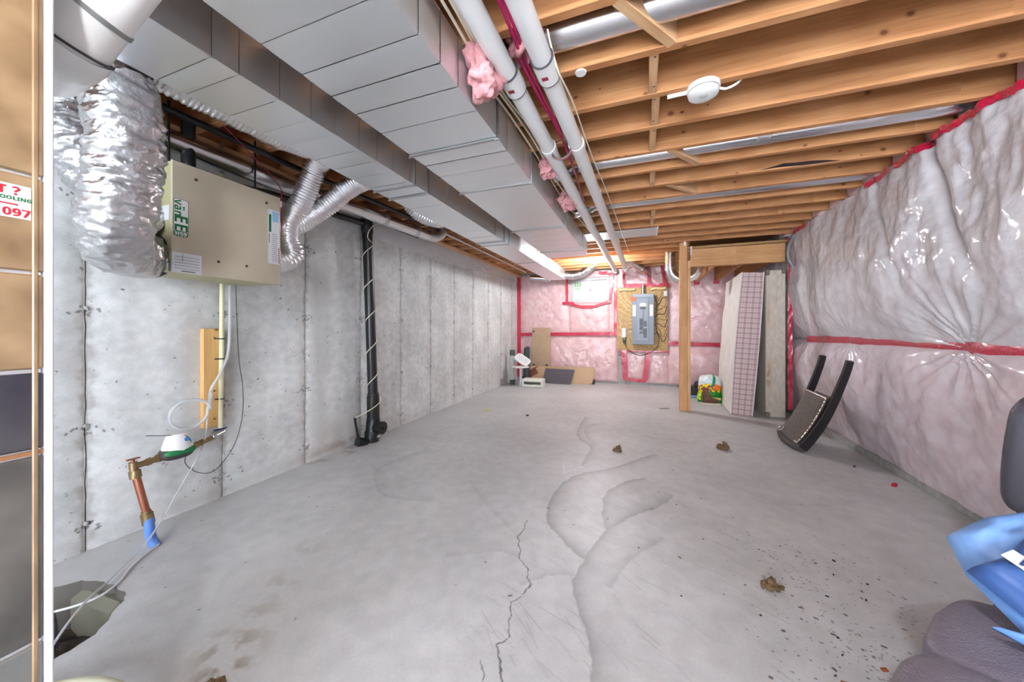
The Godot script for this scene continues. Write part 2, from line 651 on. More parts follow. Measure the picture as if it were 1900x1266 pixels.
func floor_and_pit():
	var w := 1280
	var h := 2000
	var X0 := -2.7
	var W := 4.8
	var D := 7.5
	var sx := w / W
	var sy := h / D
	var dark := PackedFloat32Array()
	dark.resize(w * h)
	var P := func(a: Array) -> Array: return a.map(func(q): return Vector2(q[0] - X0, q[1]))
	var ridge := PackedFloat32Array()
	ridge.resize(w * h)
	for r in [
		[[[-0.69, 4.45], [-0.67, 3.84], [-0.6, 3.57], [-0.46, 3.36], [-0.46, 3.13], [-0.47, 2.87]], 0.3],
		[[[-0.44, 4.28], [-0.6, 4.09], [-0.58, 3.77], [-0.45, 3.44]], 0.22],
		[[[0.1, 3.36], [0.03, 3.28], [-0.25, 2.89], [-0.44, 2.73], [-0.55, 2.47], [-0.56, 2.15], [-0.51, 1.97], [-0.41, 1.84], [-0.28, 1.72]], 0.34],
		[[[-0.0, 2.8], [-0.12, 2.68], [-0.23, 2.46], [-0.23, 2.23], [-0.21, 2.08], [-0.19, 2.0], [-0.25, 1.8], [-0.27, 1.67], [-0.29, 1.56], [-0.27, 1.48], [-0.23, 1.38], [-0.19, 1.29], [-0.16, 1.2], [-0.14, 1.0]], 0.32],
		[[[-0.19, 2.02], [-0.04, 2.24], [0.09, 2.39], [0.19, 2.58]], 0.26],
		[[[-0.13, 1.57], [-0.06, 1.79], [0.1, 2.03]], 0.15],
		[[[-1.88, 2.75], [-1.96, 2.51], [-1.99, 2.25], [-1.87, 2.08], [-1.68, 1.92], [-1.51, 1.9], [-1.29, 1.95]], 0.12],
		[[[-1.2, 2.3], [-0.9, 2.0], [-0.6, 1.75]], 0.08], [[[-0.5, 1.45], [-0.4, 1.55], [-0.3, 1.58]], 0.14],
		[[[-0.9, 1.5], [-0.7, 1.62], [-0.58, 1.62]], 0.1], [[[0.5, 2.9], [0.9, 2.7], [1.3, 2.9]], 0.07],
	]:
		stroke(ridge, w, h, sx, sy, smooth2(P.call(r[0])), 0.007, r[1] * 0.85, 0.04, 0.012)
	for r in [
		[[[-0.64, 1.95], [-0.62, 1.76], [-0.57, 1.62], [-0.5, 1.54], [-0.46, 1.45], [-0.5, 1.34], [-0.49, 1.26], [-0.46, 1.19], [-0.48, 1.14], [-0.45, 1.09], [-0.42, 1.03], [-0.4, 0.9]], 0.75],
		[[[-0.51, 1.07], [-0.48, 1.0], [-0.49, 0.9]], 0.6],
		[[[-0.97, 4.65], [-0.38, 4.3], [0.01, 4.09], [0.34, 3.86], [0.54, 3.77]], 0.4], [[[-1.5, 5.6], [-1.2, 5.0], [-0.97, 4.65]], 0.25],
		[[[0.54, 3.77], [0.5, 3.3], [0.46, 2.9]], 0.15],
	]:
		stroke(dark, w, h, sx, sy, P.call(r[0]), 0.0019, r[1] * 0.8, 0.0, 0.016)
	# the dirty edge along the left wall and dirt patches
	var n1 := bytes_of(201, 0.004, w, h, 4)
	var n2 := bytes_of(202, 0.03, w, h, 4)
	var n3 := bytes_of(203, 0.25, w, h, 2)
	var white := PackedFloat32Array()
	white.resize(w * h)
	stroke(white, w, h, sx, sy, P.call([[-0.62, 2.88], [-0.58, 2.68], [-0.43, 2.92]]), 0.005, 0.7, 0.0, 0.01)
	rng.seed = 77
	# trowel scratches
	for i in 260:
		var p := Vector2(rng.randf_range(-0.65, 0.45) - X0, rng.randf_range(1.1, 3.4))
		var a := rng.randf_range(-0.9, -0.3)
		stroke(ridge, w, h, sx, sy, [p, p + Vector2(cos(a), sin(a)) * rng.randf_range(0.03, 0.16)], 0.0025, rng.randf_range(0.05, 0.16))
	var patches := []
	for q in [[0.73, 2.1, 0.16, 0.4], [0.88, 1.95, 0.2, 0.5], [0.82, 1.72, 0.2, 0.5], [0.66, 1.58, 0.14, 0.45], [0.62, 1.35, 0.16, 0.4], [0.9, 1.5, 0.2, 0.5]]:
		patches.append(q)
	for q in patches:
		for i in 100:
			var p := Vector2(q[0] - X0 + rng.randfn() * q[2], q[1] + rng.randfn() * q[2] * 0.8)
			var r := rng.randf_range(0.001, 0.0022) if rng.randf() < 0.93 else 0.004
			stroke(dark, w, h, sx, sy, [p, p + Vector2(rng.randf_range(-1, 1), rng.randf_range(-1, 1)) * r * 2.0], r, rng.randf_range(0.25, 0.85))
	for i in 160:
		var p := Vector2(rng.randf() * W, rng.randf_range(0.8, 5.5))
		var r := rng.randf_range(0.0015, 0.004)
		stroke(dark, w, h, sx, sy, [p, p + Vector2(rng.randf_range(-1, 1), rng.randf_range(-1, 1)) * r * 3.0], r, rng.randf_range(0.2, 0.7))
	var brown := PackedFloat32Array()
	brown.resize(w * h)
	for q in [[-1.36, 0.8, 0.14, 0.45], [-1.28, 0.72, 0.1, 0.7], [-1.5, 1.05, 0.16, 0.22], [-1.6, 1.3, 0.13, 0.18], [-1.42, 0.95, 0.1, 0.25], [1.35, 5.1, 0.3, 0.2], [-2.5, 2.5, 0.12, 0.5], [-2.55, 2.75, 0.1, 0.6], [-2.55, 2.2, 0.1, 0.3]]:
		var cx: float = q[0] - X0
		for y in range(maxi(0, int((q[1] - q[2] * 2.0) * sy)), mini(h, int((q[1] + q[2] * 2.0) * sy))):
			for x in range(maxi(0, int((cx - q[2] * 2.0) * sx)), mini(w, int((cx + q[2] * 2.0) * sx))):
				var d: float = Vector2(x / sx - cx, y / sy - q[1]).length() / q[2]
				var ix := y * w + x
				brown[ix] = maxf(brown[ix], exp(-d * d * 1.6) * q[3] * clampf((n2[ix] - 110) / 60.0, 0.0, 1.0))
	var out := PackedByteArray()
	out.resize(w * h * 3)
	var hg := PackedByteArray()
	hg.resize(w * h)
	for y in h:
		for x in w:
			var i := y * w + x
			var v := 197.0 + (n1[i] - 128) * 0.08 + (n2[i] - 128) * 0.07 + (n3[i] - 128) * 0.04
			v *= (1.0 - dark[i]) * (1.0 - ridge[i] * 0.75)
			v = lerpf(v, 236.0, white[i])
			var e := exp(-x / sx * 9.0) * clampf((n2[i] - 90) / 70.0, 0.0, 1.0) * 0.25 + brown[i]
			out[i * 3] = clampi(int(lerpf(v, 96, e)), 0, 255)
			out[i * 3 + 1] = clampi(int(lerpf(v + 1.5, 82, e)), 0, 255)
			out[i * 3 + 2] = clampi(int(lerpf(v + 2.5, 66, e)), 0, 255)
			hg[i] = clampi(int(170 - ridge[i] * 150 - dark[i] * 60 + (n2[i] - 128) * 0.12), 0, 255)
	var m := mat(Color.WHITE, 0.42)
	m.albedo_texture = ImageTexture.create_from_image(Image.create_from_data(w, h, false, Image.FORMAT_RGB8, out))
	m.heightmap_enabled = true
	m.heightmap_texture = ImageTexture.create_from_image(Image.create_from_data(w, h, false, Image.FORMAT_L8, hg))
	m.heightmap_scale = 0.35
	M.floor = m
	var root := struct("floor")
	var b := MB.new()
	b.flat()
	var uv := func(p: Vector3) -> Vector2: return Vector2((p.x - X0) / W, -p.z / D)
	var up := func(a: Vector3, c: Vector3, e: Vector3, g: Vector3): b.quad_out(a, c, e, g, Vector3.UP, uv.call(a), uv.call(c), uv.call(e), uv.call(g))
	var x1 := X0 + W
	var cx := -2.17
	var cz := 0.50
	var q := 0.48
	up.call(V(X0, 0, cz + q), V(x1, 0, cz + q), V(x1, 0, D), V(X0, 0, D))
	up.call(V(X0, 0, -3.8), V(x1, 0, -3.8), V(x1, 0, cz - q), V(X0, 0, cz - q))
	up.call(V(cx + q, 0, cz - q), V(x1, 0, cz - q), V(x1, 0, cz + q), V(cx + q, 0, cz + q))
	up.call(V(X0, 0, cz - q), V(cx - q, 0, cz - q), V(cx - q, 0, cz + q), V(X0, 0, cz + q))
	var nz := fnl(8, 4.0, 3)
	var seg := 96
	var rim := []
	for k in seg:
		var a := TAU * k / seg
		var r := 0.325 + nz.get_noise_2d(cos(a) * 0.2, sin(a) * 0.2) * 0.04 + nz.get_noise_2d(cos(a) * 1.5, sin(a) * 1.5) * 0.012
		rim.append(Vector2(cx + cos(a) * r, cz + sin(a) * r))
	for k in seg:
		var a := TAU * k / seg
		var c := TAU * (k + 1) / seg
		var s1 := q / maxf(absf(cos(a)), absf(sin(a)))
		var s2 := q / maxf(absf(cos(c)), absf(sin(c)))
		var r1: Vector2 = rim[k]
		var r2: Vector2 = rim[(k + 1) % seg]
		up.call(V(r1.x, 0, r1.y), V(cx + cos(a) * s1, 0, cz + sin(a) * s1), V(cx + cos(c) * s2, 0, cz + sin(c) * s2), V(r2.x, 0, r2.y))
	obj("slab_surface", b, m, root)
	var pit := MB.new()
	pit.flat()
	for k in seg:
		var r1: Vector2 = rim[k]
		var r2: Vector2 = rim[(k + 1) % seg]
		pit.quad_out(V(r1.x, 0, r1.y), V(r2.x, 0, r2.y), V(r2.x, -0.4, r2.y), V(r1.x, -0.4, r1.y), V(cx - r1.x, 0, cz - r1.y))
	obj("pit_rim", pit, mat(col(96, 92, 86), 0.95), root)
	pit = MB.new()
	pit.grid(40, 40, func(u: float, v: float):
		var p := Vector2(u - 0.5, v - 0.5) * 1.3
		return V(cx + p.x, -0.20 + nz.get_noise_2d(p.x * 3.0, p.y * 3.0) * 0.04, cz + p.y))
	var dirt := mat(Color.WHITE, 0.9)
	dirt.albedo_texture = ntex(301, 0.04, col(22, 20, 18), col(92, 84, 74), 5)
	tri_scale(dirt, 2.0)
	obj("pit_bottom", pit, dirt, root)
	pit = MB.new()
	pit.box(V(-2.40, -0.24, 0.90), Vector3(0.68, 0.40, 0.28), 0.03, Basis(Vector3.UP, 0.06))
	pit.box(V(-2.62, -0.24, 0.4), Vector3(0.3, 0.40, 1.1), 0.03)
	obj("footing", pit, mat(col(116, 114, 100), 0.9), root)
	pit = MB.new()
	pit.box(V(-0.3, -0.5, 1.9), Vector3(5.0, 0.08, 11.6))
	obj("subsoil", pit, dirt, root)

func wall_left():
	var w := 2048
	var h := 720
	var Z0 := 0.0
	var D := 7.6
	var H := 2.3
	var sx := w / D
	var sy := h / H
	var n1 := bytes_of(401, 0.006, w, h, 4)
	var n2 := bytes_of(402, 0.04, w, h, 4)
	var n3 := bytes_of(403, 0.3, w, h, 2)
	var im := fnl(404, 0.02, 4).get_image(w, h / 16)
	im.resize(w, h, Image.INTERPOLATE_CUBIC)
	var st := im.get_data()
	var dark := PackedFloat32Array()
	dark.resize(w * h)
	var brown := PackedFloat32Array()
	brown.resize(w * h)
	rng.seed = 405
	for i in 1500:
		var p := Vector2(rng.randf() * D, rng.randf() * H)
		var r := 0.0016 + 0.0035 * pow(rng.randf(), 3.0)
		stroke(dark, w, h, sx, sy, [p, p + Vector2(rng.randf_range(-1, 1), rng.randf_range(-1, 1)) * r * 2.5], r, rng.randf_range(0.15, 0.6))
	for k in 13:
		var z := SEAM0 + SEAM * k
		stroke(brown, w, h, sx, sy, [Vector2(z, 0), Vector2(z, H)], 0.014 if k > 1 else 0.02, 0.4 if k > 1 else 0.5, 0.0, 0.03, 11 + k)
		for y in [0.13, 0.62, 1.21, 1.80]:
			for j in 12:
				var p := Vector2(z + rng.randfn() * 0.035, H - y + rng.randfn() * 0.012)
				stroke(dark, w, h, sx, sy, [p, p + Vector2(rng.randf_range(-1, 1), rng.randf_range(-1, 1)) * 0.008], 0.004, 0.45)
	# brown stains, with cast shadows of the ventilator and stack painted among them
	for q in [[2.25, 1.15, 0.09, 1.0, 0.30], [1.35, 1.0, 0.1, 0.5, 0.30], [0.65, 0.95, 0.35, 0.06, 0.3], [2.45, 0.2, 0.25, 0.14, 0.4], [2.6, 0.05, 0.4, 0.07, 0.55], [7.0, 0.1, 0.4, 0.12, 0.25], [1.3, 1.42, 0.45, 0.05, 0.35], [2.0, 0.05, 1.6, 0.05, 0.3]]:
		for y in range(maxi(0, int((H - q[1] - q[3] * 2.0) * sy)), mini(h, int((H - q[1] + q[3] * 2.0) * sy))):
			for x in range(maxi(0, int((q[0] - q[2] * 2.0) * sx)), mini(w, int((q[0] + q[2] * 2.0) * sx))):
				var d := Vector2((x / sx - q[0]) / q[2], (y / sy - H + q[1]) / q[3])
				var ix := y * w + x
				brown[ix] = minf(0.8, brown[ix] + exp(-d.length_squared() * 1.3) * q[4] * clampf((n2[ix] * 0.4 + n1[ix] * 0.6 - 80) / 70.0, 0.0, 1.0))
	var out := PackedByteArray()
	out.resize(w * h * 3)
	for y in h:
		for x in w:
			var i := y * w + x
			var v := 206.0 + (n1[i] - 128) * 0.13 + (n2[i] - 128) * 0.10 + (n3[i] - 128) * 0.06 + (st[i] - 128) * 0.06
			v *= 1.0 - dark[i]
			var e := brown[i] * 0.7
			out[i * 3] = clampi(int(lerpf(v, 118, e)), 0, 255)
			out[i * 3 + 1] = clampi(int(lerpf(v + 0.5, 104, e)), 0, 255)
			out[i * 3 + 2] = clampi(int(lerpf(v - 1.0, 92, e)), 0, 255)
	var m := mat(Color.WHITE, 0.8)
	m.albedo_texture = ImageTexture.create_from_image(Image.create_from_data(w, h, false, Image.FORMAT_RGB8, out))
	M.cwall = m
	var root := struct("wall_left")
	var b := MB.new()
	b.box(V(-2.76, 1.12, 1.9), Vector3(0.2, 2.28, 11.5))
	obj("wall_core", b, M.concrete, root)
	var nz := fnl(9, 2.0, 3)
	var tie := MB.new()
	cushion(tie, Vector3.ZERO, Vector3(0.006, 0.011, 0.016), Basis(), 1.0, 0.006, 60.0, 4, 12, 6)
	var tmesh := tie.mesh()
	for k in range(-3, 12):
		var z0 := SEAM0 + SEAM * k
		var z1 := z0 + SEAM
		if k == 11:
			z1 = 7.5
		b = MB.new()
		# each formed strip of wall has its own slightly ragged, recessed edges
		var f := func(u: float, v: float) -> Vector3:
			var e := minf(u, 1.0 - u) * (z1 - z0)
			var z := lerpf(z0 + 0.002, z1 - 0.002, u)
			var y := v * 2.26
			if u < 0.001: z += nz.get_noise_2d(z0 * 7.0, y * 3.0) * 0.005
			if u > 0.999: z += nz.get_noise_2d(z1 * 7.0, y * 3.0) * 0.005 - 0.001
			var x := -2.62 + nz.get_noise_2d(z * 0.7, y * 0.7) * 0.004
			if e < 0.0001: x -= 0.04
			elif e < 0.006: x -= 0.003
			return V(x, y, z)
		var cuts := [0.0, 0.0004, 0.009, 0.02, 0.2, 0.4, 0.6, 0.8, 0.98, 0.991, 0.9996, 1.0]
		b.smooth()
		for j in 40:
			for i in cuts.size() - 1:
				var p0: Vector3 = f.call(cuts[i], j / 40.0)
				var p1: Vector3 = f.call(cuts[i + 1], j / 40.0)
				var p2: Vector3 = f.call(cuts[i + 1], (j + 1) / 40.0)
				var p3: Vector3 = f.call(cuts[i], (j + 1) / 40.0)
				if i == 0 or i == cuts.size() - 2:
					b.flat()
				elif i == 1 or i == cuts.size() - 3:
					b.st.set_smooth_group(2)
				else:
					b.st.set_smooth_group(3)
				var uv := func(p: Vector3) -> Vector2: return Vector2(-p.z / D, 1.0 - p.y / H)
				b.quad(p0, p1, p2, p3, uv.call(p0), uv.call(p1), uv.call(p2), uv.call(p3))
		obj("concrete_panel", b, m, root)
		if k >= 0:
			for y in [0.13, 0.62, 1.21, 1.80]:
				put("form_tie", tmesh, M.concrete, root, Transform3D(Basis(Vector3.RIGHT, k + y * 9.0).scaled(Vector3.ONE * (0.85 - k * 0.02)), V(-2.617, y + (k * 7 % 5) * 0.006, z0)))
	b = MB.new()
	b.box(V(-2.60, 2.28, 1.9), Vector3(0.14, 0.038, 11.2), 0.003)
	obj("sill_plate", b, M.wood2, root)
	b = MB.new()
	b.box(V(-2.66, 2.44, 1.9), Vector3(0.04, 0.286, 11.5))
	obj("rim_board", b, M.wood, root)

func ceiling():
	var root := struct("ceiling")
	var b := MB.new()
	b.box(V(-0.35, 2.60, 1.9), Vector3(4.9, 0.025, 11.6))
	obj("subfloor", b, M.subfloor, root)
	rng.seed = 500
	var cuts := [M.wood, M.wood2]
	for k in range(-16, 19):
		var z := JOIST0 + 0.305 * k
		var x1 := 1.86 if z < 5.35 else 0.62
		b = MB.new()
		b.box(V((x1 - 2.63) * 0.5, HJ + 0.143, z), Vector3(x1 + 2.63, 0.286, 0.040), 0.0025, Basis(), Vector2(rng.randf() * 4.0, rng.randf() * 0.5))
		if k == 5:
			# the joist with a split, waney lower edge: dark bark pocket
			var q := MB.new()
			q.prism(PackedVector2Array([Vector2(1.02, 2.308), Vector2(1.10, 2.322), Vector2(1.17, 2.336), Vector2(1.24, 2.330), Vector2(1.33, 2.328), Vector2(1.42, 2.318), Vector2(1.5, 2.303), Vector2(1.3, 2.303), Vector2(1.2, 2.309), Vector2(1.12, 2.312)]), 0.003, Transform3D(Basis(), V(-0.2, 0, z - 0.022)))
			obj("bark_pocket", q, mat(col(44, 32, 30), 0.9), root)
		obj("floor_joist", b, cuts[0], root)
		# wooden cross bridging in the bays without a duct
		if k >= 0 and k <= 9 and not k in [-1, 3, 5, 6]:
			b = MB.new()
			b.box(V(0.045 + k * 0.006 + (0.012 if k % 2 else 0.0), HJ + 0.12, z + 0.1525), Vector3(0.038, 0.235, 0.262), 0.002, Basis(), Vector2(rng.randf(), rng.randf()))
			obj("blocking", b, M.wood2, root)
			for e in [0.035, 0.235]:
				b = MB.new()
				b.cyl(V(0.05 + k * 0.006, HJ + 0.0022, z + e), V(0.05 + k * 0.006, HJ + 0.004, z + e), 0.005, 8)
				obj("nail_head", b, M.ink, root)
	for q in [[-0.09, 1.315, 0.115, 1.60, 0.0], [0.17, 2.55, 0.37, 2.83, 0.0], [0.19, 3.15, 0.43, 3.44, 0.0]]:
		b = MB.new()
		var p0 := V(q[0], HJ + 0.045, q[1])
		var p1 := V(q[2], HJ + 0.045, q[3])
		var x := (p1 - p0).normalized()
		b.box((p0 + p1) * 0.5, Vector3(p0.distance_to(p1), 0.09, 0.042), 0.002, Basis(x, Vector3.UP, x.cross(Vector3.UP)), Vector2(rng.randf(), rng.randf()))
		obj("brace", b, M.wood2, root)

# where the plastic over the right-hand wall stands
var wn := fnl(601, 0.9, 3)
var wn2 := fnl(602, 3.0, 4)
func wall_x(z: float, y: float) -> float:
	var x := 1.80 + clampf((z - 2.7) * 0.02, 0.0, 0.06)
	var b := 0.0
	if y > 1.0:
		var t := clampf((y - 1.0) / 1.27, 0.0, 1.0)
		b = 0.10 * pow(sin(PI * pow(t, 0.85)), 0.9) * (1.0 - 0.3 * t)
		b += 0.14 * t
	else:
		var t := clampf((1.0 - y) / 0.95, 0.0, 1.0)
		b = 0.09 * pow(sin(PI * pow(t, 0.62)), 0.9)
	var edge := clampf(absf(y - 1.0) * 8.0, 0.0, 1.0)
	x -= b
	x -= wn.get_noise_2d(z, y * 0.8) * 0.055 * edge
	# long hanging folds on the upper batts, leaning with height
	if y > 1.0:
		var near := clampf((4.1 - z) * 0.7, 0.1, 1.0) * clampf((y - 1.3) * 2.5, 0.0, 1.0)
		var s := z + (y - 1.3) * -0.28 + wn.get_noise_2d(z * 0.8 + 30.0, y) * 0.10
		var f := 1.0 - absf(fposmod(s * 1.7, 1.0) - 0.5) * 2.0
		x += near * 0.055 * exp(-pow((f - 1.0) * 7.0, 2.0))
		x -= near * 0.008 * sin(s * 26.0 + y * 2.0) * clampf(0.5 + wn.get_noise_2d(z * 2.0, y * 2.0 + 9.0), 0.0, 1.0)
		x -= near * 0.012 * wn2.get_noise_2d(z * 3.5, y * 0.9)
	# puckers drawn in to the staples on the taped band
	for c in [[4.12, 0.5], [2.86, 1.0], [5.05, 0.4]]:
		var d := Vector2(z - c[0], y - 1.0)
		var r := d.length()
		var a := d.angle()
		x += c[1] * 0.032 * exp(-r * r * 14.0) * edge
		x -= c[1] * 0.014 * sin(a * 13.0 + r * 3.0 + wn.get_noise_2d(a * 2.0, 3.0) * 5.0) * exp(-r * 3.2) * clampf(r * 14.0, 0.0, 1.0)
	x -= wn2.get_noise_2d(z * 1.6, y * 1.6) * 0.010 * edge
	return x

func wall_right():
	var root := struct("wall_right")
	var b := MB.new()
	b.box(V(2.02, 1.3, 1.9), Vector3(0.2, 2.7, 11.6))
	obj("wall_core", b, M.concrete, root)
	for q in [[0.06, 1.0, 90], [1.0, 2.285, 130]]:
		b = MB.new()
		b.grid(460, q[2], func(u: float, v: float):
			var z := lerpf(0.6, 7.4, u)
			var y := lerpf(q[0], q[1], v)
			return V(wall_x(z, y), y, z))
		# seen from the room, +u goes deeper and +v up: the front looks to -x after flipping
		var me := flipped(b)
		put("insulation_batt", me, M.lowpink if q[0] < 0.5 else M.greypink, root)
	b = MB.new()
	b.box(V(1.90, 0.03, 2.8), Vector3(0.17, 0.06, 9.3), 0.004)
	obj("bottom_plate", b, M.concrete, root)
	# the taped band and the tape along the top
	b = MB.new()
	b.grid(300, 4, func(u: float, v: float):
		var z := lerpf(0.6, 5.05, u)
		var y := 1.0 + (v - 0.5) * (0.074 + wn2.get_noise_1d(z * 2.0) * 0.014) + wn.get_noise_1d(z * 0.6) * 0.012
		return V(wall_x(z, 1.0) - 0.016 - 0.006 * sin(PI * v) + wn2.get_noise_2d(z * 2.0, v) * 0.004 - clampf((z - 3.9) * 0.03, 0.0, 0.03), y, z))
	put("seam_tape", flipped(b), M.tape, root)
	for q in [[0.6, 2.35], [2.37, 2.72], [2.70, 3.25], [3.28, 3.62], [4.75, 5.12]]:
		b = MB.new()
		b.grid(60, 4, func(u: float, v: float):
			var z := lerpf(q[0], q[1], u)
			var y := 2.268 + (v - 0.5) * 0.042 + wn2.get_noise_1d(z * 3.0) * 0.02
			return V(wall_x(z, 2.26) - 0.014 - v * 0.006 + wn2.get_noise_2d(z * 6.0, v * 2.0) * 0.006, y, z))
		put("seam_tape", flipped(b), M.tape, root)
	# the clear film turned over above the tape
	b = MB.new()
	b.grid(340, 5, func(u: float, v: float):
		var z := lerpf(0.6, 7.3, u)
		return V(wall_x(z, 2.26) - 0.004 + v * 0.06 + wn2.get_noise_2d(z * 8.0, v * 3.0) * 0.012, 2.285 + v * (0.03 + 0.02 * wn2.get_noise_1d(z * 5.0)), z))
	put("film_edge", flipped(b), M.clear, root)
	for k in range(-3, 13):
		var z := JOIST0 + 0.305 * k + 0.1525
		b = MB.new()
		cushion(b, V(1.80, 2.43, z), Vector3(0.085 if k % 3 else 0.11, 0.15, 0.13), Basis(), 0.3, 0.03, 9.0, k, 24, 14)
		obj("rim_insulation", b, M.pink, root)
		if k in [2, 3, 4, 6]:
			b = MB.new()
			b.grid(8, 4, func(u: float, v: float): return V(1.62 + u * 0.07, 2.33 + v * 0.06 + wn2.get_noise_2d(u * 4.0, v * 4.0 + k) * 0.01, z - 0.11 + u * 0.05 + v * 0.03))
			put("seam_tape", flipped(b), M.tape, root)
	# the corner strip beside the box spring
	b = MB.new()
	b.grid(4, 60, func(u: float, v: float):
		var y := lerpf(0.1, 2.25, v)
		return V(1.70 + u * 0.05 + wn2.get_noise_1d(y * 4.0) * 0.01, y, 5.32 + wn2.get_noise_2d(u, y * 5.0) * 0.01))
	obj("corner_tape", b, M.tape, root)

func flipped(b: MB) -> ArrayMesh:
	var a: Array = b.mesh().surface_get_arrays(0)
	var ix: PackedInt32Array = a[Mesh.ARRAY_INDEX] if a[Mesh.ARRAY_INDEX] != null else PackedInt32Array(range(a[Mesh.ARRAY_VERTEX].size()))
	for i in range(0, ix.size(), 3):
		var t := ix[i]
		ix[i] = ix[i + 1]
		ix[i + 1] = t
	var n: PackedVector3Array = a[Mesh.ARRAY_NORMAL]
	for i in n.size():
		n[i] = -n[i]
	a[Mesh.ARRAY_NORMAL] = n
	a[Mesh.ARRAY_INDEX] = ix
	a[Mesh.ARRAY_TANGENT] = null
	var m := ArrayMesh.new()
	m.add_surface_from_arrays(Mesh.PRIMITIVE_TRIANGLES, a)
	return m

func pillow(root: Node3D, x0: float, x1: float, y0: float, y1: float, z: float, bulge: float, sd: int):
	var n := fnl(sd, 1.6, 4)
	var b := MB.new()
	var nu := int((x1 - x0) * 40) + 6
	var nv := int((y1 - y0) * 40) + 6
	b.grid(nu, nv, func(u: float, v: float):
		var x := lerpf(x0, x1, u)
		var y := lerpf(y0, y1, v)
		var e := pow(maxf(0.0, sin(PI * u) * sin(PI * v)), 0.35)
		var w := bulge * e + e * (n.get_noise_2d(x, y) * 0.02 + n.get_noise_2d(x * 5.0 + y * 3.0, y * 1.5) * 0.007)
		var a := absf(fposmod(x * 1.3 + y * 0.9 + n.get_noise_2d(y, x) * 0.5, 0.7) - 0.35)
		w -= e * 0.014 * exp(-a * a * 900.0)
		return V(x, y, z - w))
	obj("insulation_batt", b, M.pink, root)

func strip(root: Node3D, p0: Vector2, p1: Vector2, z: float, wide := 0.055, m: Material = null):
	var d := (p1 - p0).normalized()
	var s := Vector2(-d.y, d.x)
	var L := p0.distance_to(p1)
	var b := MB.new()
	b.grid(maxi(4, int(L * 20)), 2, func(u: float, v: float):
		var p: Vector2 = p0 + d * u * L + s * (v - 0.5) * (wide + wn2.get_noise_2d(u * L * 4.0, p0.x) * 0.015)
		return V(p.x, p.y, z + wn2.get_noise_3d(p.x * 6.0, p.y * 6.0, 2.0) * 0.006))
	obj("seam_tape", b, m if m else M.tape, root)

